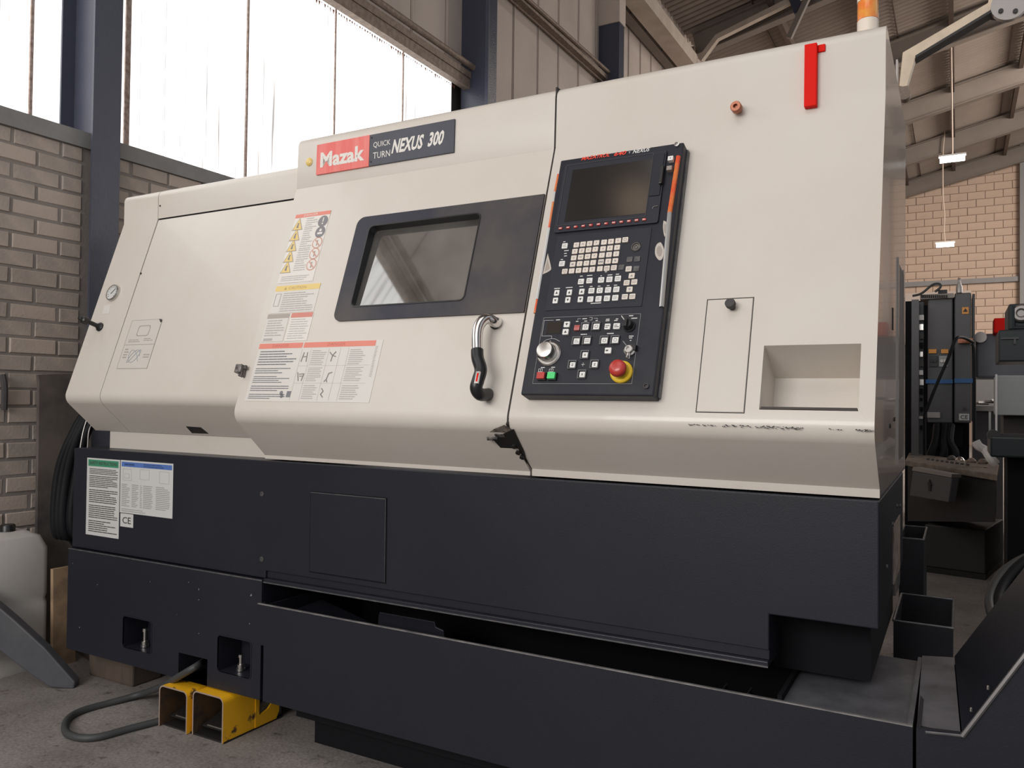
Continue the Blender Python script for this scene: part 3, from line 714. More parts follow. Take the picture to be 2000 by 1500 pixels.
# 1 pictogram label
R4 = rect_px(SL, ((580, 420), (647, 411), (611, 549), (541, 554))); u0, u1, v0, v1 = R4; w_ = u1-u0; h_ = v1-v0
lb = label_base('warning_label', SL, R4, STK, 'tall label with yellow triangles and round signs')
mb = MB(); quad(mb, SL, u0, u1, v1-h_*.055, v1, .0016); make('red_header', mb, SRED, lb)
mb = MB(); mb.text(SL, 'DANGER', u0+w_*.45, v1-h_*.028, h_*.03, .0019, width=w_*.4); make('header_text', mb, STK, lb)
TRIO, PIC, RINGM = mat('label_grey_line', (.42, .36, .30), .6), mat('label_pictogram', (.24, .23, .24), .6), mat('label_ring', (.62, .36, .29), .6)
ln = MB()
for i in range(5):
    cv = v1-h_*(.15+.155*i); cu_ = u0+w_*.15; s_ = w_*.14; tri = MB()
    tri.cur = 1; tri.prism(SL, [(cu_-s_*1.12, cv-s_*1.05), (cu_+s_*1.12, cv-s_*1.05), (cu_, cv+s_*1.15)], .0014, .0017)
    tri.cur = 0; tri.prism(SL, [(cu_-s_*.9, cv-s_*.93), (cu_+s_*.9, cv-s_*.93), (cu_, cv+s_*.9)], .0017, .0020)
    tri.cur = 2; tri.prism(SL, [(cu_-s_*.25, cv-s_*.6), (cu_+s_*.2, cv-s_*.7), (cu_+s_*.1, cv-s_*.1), (cu_+s_*.22, cv+s_*.2), (cu_-s_*.1, cv+s_*.2)], .0020, .0022)
    make('warning_triangle', tri, [SYEL, TRIO, PIC], lb)
    print_lines(ln, SL, u0+w_*.36, u0+w_*.70, cv-s_*.9, cv+s_*1.0, 5, .0017)
    du = u0+w_*.85; sg = MB(); disc(sg, SL, du, cv, s_*.98, .0017, 24)
    if i < 2:
        sg.cur = 1
        if i == 0: quad(sg, SL, du-s_*.1, du+s_*.1, cv-s_*.1, cv+s_*.65, .0021); disc(sg, SL, du, cv-s_*.4, s_*.14, .0021, 10)
        else: disc(sg, SL, du, cv+s_*.3, s_*.25, .0021, 12); quad(sg, SL, du-s_*.5, du+s_*.5, cv-s_*.4, cv-s_*.05, .0021)
        make('round_sign', sg, [PIC, STK], lb)
    else:
        sg.cur = 1; disc(sg, SL, du, cv, s_*.80, .0019, 24)
        sg.cur = 2; quad(sg, SL, du-s_*.15, du+s_*.12, cv-s_*.5, cv+s_*.45, .0021)
        sg.cur = 0; sg.prism(SL, [(du-s_*.6, cv+s_*.45), (du+s_*.45, cv-s_*.6), (du+s_*.6, cv-s_*.45), (du-s_*.45, cv+s_*.6)], .0022, .0024)
        make('round_sign', sg, [RINGM, STK, TRIO], lb)
print_lines(ln, SL, u0+w_*.08, u0+w_*.9, v0+h_*.02, v0+h_*.10, 3, .0017)
make('small_print', ln, mat('label_pale_print', (.50, .48, .46), .6), lb)
# 2 caution label
PALEINK = mat('label_faint_print', (.46, .43, .41), .6)
R4 = rect_px(SL, ((541, 559), (627, 554), (613, 607), (526, 614))); u0, u1, v0, v1 = R4; w_ = u1-u0; h_ = v1-v0
lb = label_base('caution_label', SL, R4, STKF, 'label with a yellow header')
mb = MB(); quad(mb, SL, u0, u1, v1-h_*.2, v1, .0016); make('yellow_header', mb, SYEL, lb)
mb = MB(); mb.text(SL, 'CAUTION', u0+w_*.5, v1-h_*.1, h_*.10, .0019, width=w_*.4); mb.prism(SL, [(u0+w_*.2, v1-h_*.15), (u0+w_*.26, v1-h_*.15), (u0+w_*.23, v1-h_*.05)], .0017, .0019); make('header_text', mb, mat('label_ochre', (.5, .33, .14), .6), lb)
mb = MB(); print_lines(mb, SL, u0+w_*.22, u0+w_*.95, v0+h_*.03, v1-h_*.25, 9, .0017)
mb.ring(SL, rrect(u0+w_*.04, u0+w_*.17, v0+h_*.25, v1-h_*.28, .002, 2), rrect(u0+w_*.055, u0+w_*.155, v0+h_*.27, v1-h_*.30, .002, 2), .0013, .0017); make('small_print', mb, PALEINK, lb)
# 3 grey-headed and red-headed cards
R4 = rect_px(SL, ((525, 615), (566, 612), (553, 666), (509, 669))); u0, u1, v0, v1 = R4; w_ = u1-u0; h_ = v1-v0
lb = label_base('notice_card', SL, R4, STKF, 'faded card with a grey header')
mb = MB(); quad(mb, SL, u0, u1, v1-h_*.16, v1, .0016); make('grey_header', mb, mat('label_taupe', (.42, .37, .33), .6), lb)
mb = MB(); print_lines(mb, SL, u0+w_*.08, u1-w_*.08, v0+h_*.18, v1-h_*.2, 7, .0017); quad(mb, SL, u0+w_*.1, u0+w_*.5, v0+h_*.03, v0+h_*.12, .0017); make('small_print', mb, PALEINK, lb)
R4 = rect_px(SL, ((569, 612), (612, 609), (600, 664), (555, 667)), .0014); u0, u1, v0, v1 = R4; w_ = u1-u0; h_ = v1-v0
lb = label_base('notice_card', SL, R4, STK, 'bright card with a red header', .0014)
mb = MB(); quad(mb, SL, u0+w_*.02, u1-w_*.02, v1-h_*.17, v1, .0018); make('red_header', mb, mat('label_dull_red', (.66, .26, .21), .6), lb)
mb = MB(); print_lines(mb, SL, u0+w_*.08, u1-w_*.08, v0+h_*.05, v1-h_*.2, 9, .0018, .35); make('small_print', mb, PALEINK, lb)
# 4 large instruction label
R4 = rect_px(SL, ((507, 672), (749, 662), (722, 786), (479, 784))); u0, u1, v0, v1 = R4; w_ = u1-u0; h_ = v1-v0
lb = label_base('instruction_label', SL, R4, STKF, 'wide label with red headers, columns of print and figures')
mb = MB(); quad(mb, SL, u0, u0+w_*.375, v1-h_*.10, v1-h_*.01, .0016); quad(mb, SL, u0+w_*.385, u1-w_*.05, v1-h_*.10, v1-h_*.01, .0016); make('red_header', mb, SRED, lb)
mb = MB(); mb.text(SL, 'DANGER', u0+w_*.19, v1-h_*.055, h_*.05, .0019, width=w_*.14); mb.text(SL, 'DANGER', u0+w_*.65, v1-h_*.055, h_*.05, .0019, width=w_*.14); make('header_text', mb, mat('label_dark_red', (.6, .17, .13), .6), lb)
mb = MB()
for a, c_, n_ in ((.60, .87, 6), (.46, .57, 3), (.30, .43, 4), (.16, .27, 3), (.03, .13, 3)):
    print_lines(mb, SL, u0+w_*.025, u0+w_*.35, v0+h_*a, v0+h_*c_, n_, .0017, .45, .12)
make('small_print', mb, mat('label_dark_print', (.16, .17, .19), .6), lb)
mb = MB()
for a, c_ in ((.47, .585), (.77, .90)):
    for s0, s1, n_ in ((.60, .86, 8), (.33, .57, 8), (.04, .28, 7)):
        print_lines(mb, SL, u0+w_*a, u0+w_*c_, v0+h_*s0, v0+h_*s1, n_, .0017, .5, .15)
print_lines(mb, SL, u0+w_*.955, u0+w_*.975, v0+h_*.4, v0+h_*.9, 20, .0017)
for vv in (.30, .59): quad(mb, SL, u0+w_*.385, u1-w_*.06, v0+h_*vv, v0+h_*(vv+.004), .0016)
for uu in (.38, .455, .60, .69, .755): quad(mb, SL, u0+w_*uu, u0+w_*(uu+.002), v0+h_*.02, v0+h_*.88, .0016)
make('column_print', mb, PALEINK, lb)
mb = MB()
def fig(cx, cy, segs, t=.007):
    for (a, b_), (c_, d_) in segs:
        p0 = SL.p(u0+w_*(cx+a*.03), v0+h_*(cy+b_*.08), .002); p1 = SL.p(u0+w_*(cx+c_*.03), v0+h_*(cy+d_*.08), .002)
        mb.tube([p0, p1], .0016, 4)
fig(.42, .74, [((-.8, -1), (-.5, 1)), ((.6, -1), (.4, 1)), ((-.6, .1), (.5, .1))])
fig(.64, .74, [((-.9, .9), (0, .2)), ((0, .2), (.7, 1)), ((0, .2), (-.1, -1)), ((0, .2), (.9, 0))])
fig(.42, .42, [((-.9, .8), (-.2, -1)), ((-.4, .4), (.9, .5)), ((.9, .5), (.6, -1)), ((-.2, 0), (.7, 0))])
fig(.64, .40, [((1, 1), (.2, .8)), ((.2, .8), (-.1, -.4)), ((-.1, -.4), (-.6, -.9)), ((-.1, -.4), (.2, -1))])
fig(.63, .14, [((-.4, 1), (.2, .4)), ((.2, .4), (-.3, -.2)), ((-.3, -.2), (.4, -.8))])
make('figure_drawing', mb, mat('label_mid_print', (.30, .28, .27), .6), lb)
mb = MB(); quad(mb, SL, u0+w_*.345, u0+w_*.38, v0+h_*.07, v0+h_*.17, .0017); disc(mb, SL, u0+w_*.31, v0+h_*.09, h_*.035, .0017); disc(mb, SL, u0+w_*.30, v0+h_*.14, h_*.035, .0017); make('emblem', mb, mat('label_emblem', (.2, .2, .21), .6), lb)
# 5 diagram label on the left slope
R4 = rect_px(SL2, ((262, 626), (314, 623), (291, 720), (225, 720))); u0, u1, v0, v1 = R4; w_ = u1-u0; h_ = v1-v0
LBL = mat('label_cream', (.62, .58, .53), .4)
mb = MB(); mb.prism(SL2, [(u0, v0), (u1, v0), (u1, v1-.012), (u1-.012, v1), (u0, v1)], -.0004, .0012); lb = make('diagram_label', mb, LBL, LA); lb['label'] = 'pale diagram label with a curled corner'
mb = MB(); quad(mb, SL2, u0, u1, v0+h_*.48, v0+h_*.49, .0016); print_lines(mb, SL2, u0+w_*.1, u1-w_*.5, v0+h_*.53, v0+h_*.6, 2, .0016); print_lines(mb, SL2, u0+w_*.6, u1-w_*.05, v0+h_*.55, v0+h_*.62, 2, .0016)
mb.ring(SL2, rrect(u0+w_*.3, u0+w_*.7, v0+h_*.66, v0+h_*.88, .01, 3), rrect(u0+w_*.32, u0+w_*.68, v0+h_*.675, v0+h_*.865, .01, 3), .0012, .0016)
print_lines(mb, SL2, u0+w_*.08, u0+w_*.28, v0+h_*.2, v0+h_*.42, 4, .0016); print_lines(mb, SL2, u0+w_*.75, u0+w_*.95, v0+h_*.2, v0+h_*.3, 2, .0016)
for e_ in ((0, 1, 0, .006), (0, 1, .994, 1), (0, .008, 0, 1), (.992, 1, 0, .9)): quad(mb, SL2, u0+w_*e_[0], u0+w_*e_[1], v0+h_*e_[2], v0+h_*e_[3], .0016)
make('small_print', mb, mat('label_taupe_print', (.36, .32, .29), .6), lb)
mb = MB(); pts = [SL2.p(u0+w_*(.45+.18*math.cos(t*1.7)), v0+h_*(.25+.13*math.sin(t*2.3)), .0018) for t in [k*.25 for k in range(30)]]; mb.tube(pts, .0011, 4); make('figure_drawing', mb, mat('label_bluegrey_print', (.34, .37, .42), .6), lb)
mb = MB(); mb.prism(SL2, [(u1-.014, v1-.002), (u1, v1-.016), (u1-.001, v1-.004)], .001, .006); make('curled_corner', mb, INK, lb)

# ------------------------------------------------------------------ operator panel (on the slope)
CPN = .045
PAq = [SL.px(*q, CPN) for q in ((1095, 313), (1333, 278), (1279, 776), (1017, 768))]
cu0, cu1 = (PAq[0][0]+PAq[3][0])/2, (PAq[1][0]+PAq[2][0])/2; cv1, cv0 = (PAq[0][1]+PAq[1][1])/2, (PAq[2][1]+PAq[3][1])/2
mb = MB(); mb.box(SL, cu0, cu1, cv0, cv1, .0, CPN); panel = make('control_panel', mb, BLACK, LA, bevel=.004)
mb = MB(); mb.box(SL, cu0+.012, cu1+.004, cv0+.006, cv1-.004, -.001, .014); make('panel_mount', mb, DARKLIP, panel)
CP = Frame(SL.p(0, 0, CPN), SL.V)
def cpx(x, y, n=0): return CP.px(x, y, n)
def crect(q, n=0): return rect_px(CP, q, n)
# screen bezel and screen
R_ = crect(((1104, 323.5), (1303, 294.5), (1287, 437), (1084, 456))); mb = MB(); mb.prism(CP, rrect(*R_, .006, 3), 0, .006); bz = make('screen_bezel', mb, BLACK2, panel, bevel=.001)
R2 = crect(((1121, 334), (1268, 315), (1270, 420), (1104, 434)))
R2 = (R2[0], R2[1], R2[2], R2[3]); mb = MB(); mb.box(CP, *R2, .004, .0068); make('screen', mb, SCREEN, panel)
R3 = crect(((1108, 326), (1276, 302), (1265, 428), (1090, 442))); mb = MB(); mb.ring(CP, rrect(*R3, .003, 2), rrect(R3[0]+.0015, R3[1]-.0015, R3[2]+.0015, R3[3]-.0015, .003, 2), .004, .0072); make('screen_rim', mb, INK, panel)
R5 = crect(((1280, 305), (1301, 303), (1289, 382), (1268, 388))); mb = MB(); mb.box(CP, *R5, .005, .009); make('card_slot_cover', mb, BLACK, panel, bevel=.001)
mb = MB(); u, v = cpx(1292, 342, .012); mb.box(CP, u-.004, u+.005, v-.028, v+.028, .006, .018); make('card_slot_catch', mb, RUBBER, panel, bevel=.002)
mb = MB(); u, v = cpx(1279, 404, .007); mb.tube([CP.p(u-.006, v-.006, .008), CP.p(u-.004, v+.001, .008), CP.p(u+.008, v+.002, .008)], .001, 5); make('scratch_mark', mb, STEEL, panel)
ff = MB()
for k in range(12):
    t = k/11; px = 1095+t*(1258.5-1095)+(0); py = 446.5+t*(429-446.5)
    u, v = cpx(px, py, .007)
    b_ = MB(); b_.box(CP, u-.0052, u+.0052, v-.0032, v+.0032, .005, .0095); o = make('menu_key', b_, REDBTN, panel, bevel=.0006)
    b_ = MB(); print_lines(b_, CP, u-.004, u+.004, v-.0015, v+.0015, 1, .0099, .9); 
    mbk = b_
    ff.v += [] 
    me_m = make('menu_key_print', mbk, STK, panel)
sp_ = CP.p(*cpx(1246, 400)); dv_ = (sp_-EYE).normalized(); rv_ = dv_-CP.N*(2*dv_.dot(CP.N)); hlo.location = sp_+rv_*7.0
# title lettering
u, v = cpx(1180, 306, .001); mb = MB(); mb.text(CP, 'MAZATROL', *cpx(1164, 306, .001), .0115, .0011, shear=.35, bold=.02, width=.086)
mb.text(CP, '640', *cpx(1211.5, 299.5, .001), .0128, .0011, shear=.3, bold=.025, width=.035); make('title_lettering', mb, mat('title_red', (.85, .06, .03), .5), panel)
mb = MB(); mb.text(CP, 'T', *cpx(1229.5, 298, .001), .006, .0011, bold=.02); mb.text(CP, 'NEXUS', *cpx(1253, 293.8, .001), .0122, .0011, shear=.3, bold=.022, width=.047); make('title_lettering', mb, PRINTW, panel)
# panel corner screws
for q in ((1322, 282), (1262, 754)):
    u, v = cpx(*q, .003); mb = MB(); mb.lathe(CP, u, v, [(.007, 0), (.0068, .005), (.0045, .0055), (.004, .002)], 16); make('cap_screw', mb, STEEL if q[1] < 500 else INK, panel)
# white and brown keys at top right
for (x, y), m_ in (((1309.5, 309), KEYW), ((1307, 328), mat('brown_key', (.30, .25, .22), .5))):
    u, v = cpx(x, y, .012); mb = MB(); mb.box(CP, u-.007, u+.007, v-.0065, v+.0065, 0, .013); mb.box(CP, u-.002, u+.002, v-.002, v+.002, .013, .0133)
    for i_ in range(6, 12): mb.m[i_] = 1
    make('square_button', mb, [m_, GREYINK], panel, bevel=.001)
# membrane section 2: keypad
Rk = crect(((1090, 460), (1276, 446), (1251, 597), (1066, 609))); mb = MB(); mb.box(CP, *Rk, 0, .002); kp = make('keypad_plate', mb, BLACK2, panel, bevel=.001)
Rm = crect(((1062, 621), (1250, 612), (1236, 752), (1040, 748))); mb = MB(); mb.ring(CP, rrect(*Rm, .002, 2), rrect(Rm[0]+.0008, Rm[1]-.0008, Rm[2]+.0008, Rm[3]-.0008, .002, 2), 0, .0006); make('membrane_outline', mb, GREYINK, panel)
def Z2(x, y): return 1050+x*.12, 450+y*.12        # keypad crop pixels to photograph pixels
def key(x, y, txt, m=KEYM, wk=.0158, hk=.0146, ink=GREYINK, raised=.004, sym=None, base=.002):
    u, v = cpx(x, y, base+raised); mb = MB()
    mb.prism(CP, rrect(u-wk/2, u+wk/2, v-hk/2, v+hk/2, .0014, 2), base, base+raised)
    mb.cur = 1; n = base+raised+.0003
    if txt: mb.text(CP, txt, u, v, hk*.42, n, bold=.03)
    elif sym == 'up': mb.poly([CP.p(u-wk*.25, v-hk*.2, n), CP.p(u+wk*.25, v-hk*.2, n), CP.p(u, v+hk*.25, n)])
    elif sym == 'dn': mb.poly([CP.p(u-wk*.25, v+hk*.2, n), CP.p(u, v-hk*.25, n), CP.p(u+wk*.25, v+hk*.2, n)])
    elif sym == 'ring': mb.ring(CP, rrect(u-wk*.28, u+wk*.28, v-hk*.28, v+hk*.28, .003, 3), rrect(u-wk*.18, u+wk*.18, v-hk*.18, v+hk*.18, .002, 3), n-.0002, n)
    elif sym: print_lines(mb, CP, u-wk*.36, u+wk*.36, v-hk*.3, v+hk*.3, sym, n, .5)
    return make('key', mb, [m, ink], panel)
rows = [(630, 235, 'O'), (737, 222, 'N'), (845, 212, 'Q'), (957, 200, 'P'), (1080, 190, '7'), (1193, 178, '8'), (1310, 165, '9'),
        (605, 340, 'X'), (718, 328, 'Z'), (828, 317, 'C'), (938, 305, 'T'), (1063, 297, '4'), (1177, 285, '5'), (1293, 275, '6'),
        (588, 445, 'U'), (700, 433, 'W'), (812, 423, 'H'), (923, 412, 'V'), (1045, 403, '1'), (1160, 392, '2'), (1278, 380, '3'),
        (570, 550, 'M'), (682, 540, 'S'), (793, 532, 'T'), (903, 522, 'L'), (1030, 510, '-'), (1147, 500, '0'), (1262, 492, '.'),
        (440, 665, ''), (553, 658, 'I'), (665, 650, 'K'), (777, 640, 'R'), (888, 632, 'F'), (1012, 622, '/')]
for x, y, t in rows:
    X_, Y_ = Z2(x, y); key(X_, Y_, t, sym=None if t else 'ring', ink=GREYINK)
for x, y, s_ in ((1425, 150, 'ring'), (1125, 615, 2), (1240, 605, 2), (1530, 735, 'up'), (1448, 850, 2), (1572, 838, 2), (1495, 958, 'dn'), (1418, 1078, 2), (1540, 1072, 2), (1480, 625, 2)):
    X_, Y_ = Z2(x, y); key(X_, Y_, '', sym=s_)
WORN = mat('worn_key', (.12, .115, .11), .5, var=.9, vscale=90, col2=(.05, .05, .052))
for x, y in ((1360, 600), (1497, 470), (1620, 462), (1605, 620)):
    X_, Y_ = Z2(x, y); key(X_, Y_, '', m=WORN, sym=None, raised=.002)
for x, y, s_ in ((440, 250, 3), (395, 540, 3), (705, 830, 2), (842, 815, 2), (1032, 805, 'ring'), (1168, 795, 3), (1305, 782, 2),
                 (875, 980, 3), (1010, 975, 'ring'), (1145, 967, 3), (1280, 958, 3), (857, 1118, 3), (990, 1112, 3), (1127, 1103, 3), (1262, 1095, 3)):
    X_, Y_ = Z2(x, y); key(X_, Y_, '', m=KEYW, sym=s_, wk=.0165, hk=.0155)
for x, y, s_ in ((310, 1015, 'up'), (287, 1140, 'dn'), (515, 1008, 'up'), (490, 1130, 'dn'), (717, 995, 'up'), (695, 1120, 'dn')):
    X_, Y_ = Z2(x, y); key(X_, Y_, '', m=KEYW, sym=s_, wk=.0145, hk=.0162, ink=INK)
mb = MB()
for x, y, w__ in ((450, 185, .012), (400, 475, .008), (725, 745, .012), (850, 733, .016), (1040, 740, .006), (1180, 725, .014), (1315, 713, .014), (330, 945, .022), (520, 930, .022), (730, 912, .018), (885, 912, .012), (1010, 908, .010), (1150, 900, .008), (1290, 890, .016), (470, 330, .014), (470, 375, .014), (470, 415, .014), (1120, 675, .008), (950, 1185, .03)):
    X_, Y_ = Z2(x, y); u, v = cpx(X_, Y_, .002); print_lines(mb, CP, u-w__/2, u+w__/2, v-.0016, v+.0016, 1, .0024, .9)
make('keypad_legend', mb, PRINTW, panel)
X_, Y_ = Z2(1600, 265); u, v = cpx(X_, Y_, .004); mb = MB(); mb.lathe(CP, u, v, [(.0135, .001), (.0135, .004), (.0115, .006), (.010, .006), (.0085, .003), (.006, .003), (.006, .005), (.0045, .005), (.003, .003)], 28); make('jog_socket', mb, mat('gunmetal', (.2, .19, .18), .3, metal=.8), panel)
# lower switch field
def Z3(x, y): return 1020+x*.14, 600+y*.14
def sw(x, y, txt='', m=KEYW, wk=.0165, hk=.0155, sym=None, framed=False, ink=INK, tall=.006):
    X_, Y_ = Z3(x, y)
    if framed:
        u, v = cpx(X_, Y_, .003); mb = MB(); mb.ring(CP, rrect(u-.0122, u+.0112, v-.0112, v+.0122, .001, 2), rrect(u-.0092, u+.0092, v-.0092, v+.0092, .001, 2), 0, .006); make('key_guard', mb, mat('guard_grey', (.11, .11, .115), .4) if 'guard_grey' not in MATS else MATS['guard_grey'], panel)
    key(X_, Y_, txt, m=m, wk=wk, hk=hk, sym=sym, base=.0003, raised=tall, ink=ink)
sw(620, 238, sym='dn'); sw(602, 342, sym='up')
sw(760, 285, m=mat('dull_red_key', (.42, .05, .045), .5, var=.6, vscale=120, col2=(.6, .3, .28)), sym=None, wk=.015, hk=.0145)
for x, y, s_ in ((882, 275, 'ring'), (1033, 268, 'ring')): sw(x, y, sym=s_, framed=True, ink=GREYINK)
sw(1187, 268, sym=2, wk=.015); sw(1315, 262, sym=2, wk=.0175)
for x, y in ((757, 473), (905, 467), (1145, 463), (1297, 457)): sw(x, y, sym=2 if x < 1000 else 'ring', framed=True, ink=GREYINK)
sw(1195, 603, sym=1, wk=.017)
for x, y, t in ((875, 665, 'X'), (700, 803, 'Z'), (1010, 797, 'Z'), (835, 937, 'X')): sw(x, y, t, framed=True, wk=.0145, hk=.0145)
mb = MB(); u, v = cpx(*Z3(850, 800)); quad(mb, CP, u-.005, u+.005, v-.0005, v+.0005, .0008); quad(mb, CP, u-.0005, u+.0005, v-.005, v+.005, .0009)
for x, y, w__ in ((515, 178, .018), (770, 200, .008), (875, 162, .014), (893, 195, .01), (1045, 188, .008), (1195, 170, .010), (1195, 190, .012), (1325, 165, .007), (1325, 185, .016), (1530, 120, .015), (1565, 155, .016), (860, 380, .018), (1235, 368, .020), (1525, 405, .013), (1520, 430, .011), (1515, 465, .004), (297, 843, .015), (447, 840, .017)):
    u, v = cpx(*Z3(x, y)); print_lines(mb, CP, u-w__/2, u+w__/2, v-.0016, v+.0016, 1, .0008, .9)
def line_px(pts, t=.0005):
    c = [cpx(*Z3(*p_)) for p_ in pts]
    for a, b_ in zip(c, c[1:]): mb.tube([CP.p(*a, .0006), CP.p(*b_, .0006)], t, 4)
line_px([(440, 182), (310, 185), (275, 405), (412, 402), (412, 440)]); line_px([(295, 485), (340, 455), (400, 440), (460, 443), (525, 478)])
line_px([(775, 180), (780, 162), (820, 160)]); line_px([(1000, 155), (1050, 155), (1052, 172)]); line_px([(940, 145), (980, 145), (975, 180), (940, 180)])
make('switch_legend', mb, PRINTW, panel)
for x in (255, 405):
    mb = MB(); u, v = cpx(*Z3(x, 882)); mb.ring(CP, rrect(u-.006, u+.006, v-.0045, v+.0045, .001, 2), rrect(u-.005, u+.005, v-.0035, v+.0035, .001, 2), 0, .0008); mb.box(CP, u-.0005, u+.0005, v-.004, v+.004, 0, .0008); make('cycle_symbol', mb, PRINTW, panel)
R_ = crect(tuple(Z3(*q) for q in ((355, 215), (555, 205), (540, 370), (335, 375)))); mb = MB(); mb.box(CP, *R_, 0, .0012); make('digit_display', mb, DISP, panel)
# big feed dial
u, v = cpx(*Z3(368, 645), .004); mb = MB(); mb.lathe(CP, u, v, [(.0345, 0), (.0345, .003), (.031, .006), (.027, .006)], 36); make('dial_skirt', mb, STEEL, panel)
mb = MB(); mb.prism(CP, [(u-.004, v+.030), (u+.004, v+.030), (u, v+.038)], 0, .006); make('dial_pointer', mb, CHROME, panel)
mb = MB(); mb.lathe(CP, u, v, [(.0255, .005), (.0255, .010), (.023, .012), (.023, .030), (.0215, .033), (.019, .034)], 36); make('feed_dial', mb, STEEL, panel)
mb = MB(); mb.cyl(CP, u-.021, v-.012, .004, .006, .024, seg=12); make('dial_finger_stop', mb, INK, panel)
# cycle buttons
for x, m_, nm in ((262, REDBTN, 'stop_button'), (408, GREEN, 'start_button')):
    u, v = cpx(*Z3(x, 955), .01); mb = MB(); mb.prism(CP, rrect(u-.0108, u+.0108, v-.0088, v+.0088, .001, 2), 0, .014); make(nm, mb, m_, panel)
    mb = MB(); mb.box(CP, u-.0122, u+.0122, v-.011, v+.0105, 0, .007); make('button_collar', mb, RUBBER, panel)
# rotary lock switch, key switch with key
u, v = cpx(*Z3(1475, 245), .012); mb = MB(); mb.lathe(CP, u, v, [(.0155, 0), (.0155, .004), (.0125, .006), (.0125, .020), (.011, .023)], 24); mb.box(CP, u-.0035, u+.0035, v-.011, v+.011, .022, .032); make('rotary_switch', mb, RUBBER, panel)
mb = MB(); mb.tube([CP.p(u-.004, v+.006, .03), CP.p(u-.012, v+.016, .033)], .0012, 6); make('switch_pointer', mb, PRINTW, panel)
u, v = cpx(*Z3(1485, 585), .012); mb = MB(); mb.lathe(CP, u, v, [(.015, 0), (.015, .006), (.0112, .008), (.0112, .014), (.0095, .016), (.006, .016), (.006, .012)], 24); make('key_switch', mb, STEEL, panel)
mb = MB(); mb.tube([CP.p(u-.003, v+.005, .018), CP.p(u-.013, v+.017, .024)], .0013, 6); mb.tube([CP.p(u, v-.010, .014), CP.p(u-.003, v-.022, .014), CP.p(u+.006, v-.026, .014), CP.p(u+.004, v-.012, .014)], .0016, 6); make('switch_keys', mb, CHROME, panel)
mb = MB(); mb.box(CP, u+.008, u+.018, v-.002, v+.012, 0, .014); make('key_flap', mb, RUBBER, panel)
# emergency stop
u, v = cpx(*Z3(1385, 905), .004); mb = MB(); mb.lathe(CP, u, v, [(.029, 0), (.029, .007), (.026, .010), (.016, .010)], 36); es = make('emergency_ring', mb, YELL, panel)
mb = MB(); mb.lathe(CP, u, v, [(.0145, .008), (.0145, .024)], 24); make('emergency_stem', mb, INK, panel)
mb = MB(); mb.lathe(CP, u, v, [(.014, .022), (.0205, .024), (.022, .028), (.0215, .036), (.018, .041), (.010, .0435), (.003, .044)], 32); make('emergency_button', mb, REDBTN, panel)
# rails: chrome strips with red and orange paint left on them
RAILM = mat('rail_steel', (.42, .41, .40), .32, metal=1)
def rail(pts, r, m, nm):
    m = RAILM if m == STEEL else m
    mb = MB(); mb.tube([SL.p(*SL.px(x, y, n), n) for x, y, n in pts], r, 8); return make(nm, mb, m, panel)
rail([(1325, 306, CPN+.002), (1308, 416, CPN+.002)], .0065, ORANGER, 'side_rail')
rail([(1308, 416, CPN+.002), (1292, 600, CPN+.002)], .0065, STEEL, 'side_rail')
rail([(1091, 341, CPN-.004), (1084, 375, CPN-.004)], .0042, ORANGER, 'side_rail')
rail([(1084, 375, CPN-.004), (1081, 395, CPN-.004)], .0042, STEEL, 'side_rail'); rail([(1081, 395, CPN-.004), (1073, 446, CPN-.004)], .0042, ORANGER, 'side_rail')
rail([(1073, 446, CPN-.004), (1050, 585, CPN-.004)], .0055, STEEL, 'side_rail'); rail([(1050, 585, CPN-.004), (1045, 612, CPN-.004)], .0045, ORANGER, 'side_rail')
# worn patches of bare metal
for pts in (((1070, 495), (1076, 520), (1075, 528), (1062, 535), (1061, 532)), ((1296, 431), (1303, 436), (1302, 455), (1298, 462), (1295, 445)), ((1284, 476), (1291, 474), (1297, 488), (1294, 505), (1287, 508), (1280, 498), (1280, 484))):
    g = [Vector(cpx(*q)+(0,)) for q in pts]; g = smooth_path(g+[g[0]], 5)[:-1]; cg = sum(g, Vector((0, 0, 0)))/len(g)
    mb = MB(); mb.prism(CP, [(p_.x, p_.y) for p_ in g][::-1], .0, .0006); mb.cur = 1; mb.prism(CP, [tuple((cg+(p_-cg)*.6).xy) for p_ in g][::-1], .0006, .0008); make('bare_patch', mb, [BARE, MATS['patch_core'] if 'patch_core' in MATS else mat('patch_core', (.36, .31, .27), .5)], panel)

# ------------------------------------------------------------------ lathe base
BF = Frame((0, 2.0, 0), (0, 0, 1))
zP, zQ, zS, zV, X1, XL = .977, .687, .574, .561, -.398, -2.075
mb = MB(); mb.prism(BF, [(XE, zS), (XL, zS), (XL, .600), (X1, .600), (X1, zQ), (XR, zQ), (XR, zP), (XE, zP)], -.9, 0)
base = make('base_panel', mb, DARK, LA, bevel=.003)
mb = MB(); mb.wbox(XL, X1, 1.992, 2.2, zV, .575); mb.wbox(XL, X1, 2.008, 2.2, .575, .6); lip = make('base_lip', mb, DARK, LA, bevel=.002)
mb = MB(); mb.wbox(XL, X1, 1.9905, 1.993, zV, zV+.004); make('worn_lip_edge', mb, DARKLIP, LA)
# dark underbody
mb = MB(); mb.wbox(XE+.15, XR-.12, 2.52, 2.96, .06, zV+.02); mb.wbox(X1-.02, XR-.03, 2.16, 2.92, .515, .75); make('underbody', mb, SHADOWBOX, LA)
# rear part seen past the right side
mb = MB(); mb.wbox(-1.6, XR-.025, 3.0, 3.22, .55, 2.06); rc = make('rear_cabinet', mb, SIDE, LA, bevel=.004)
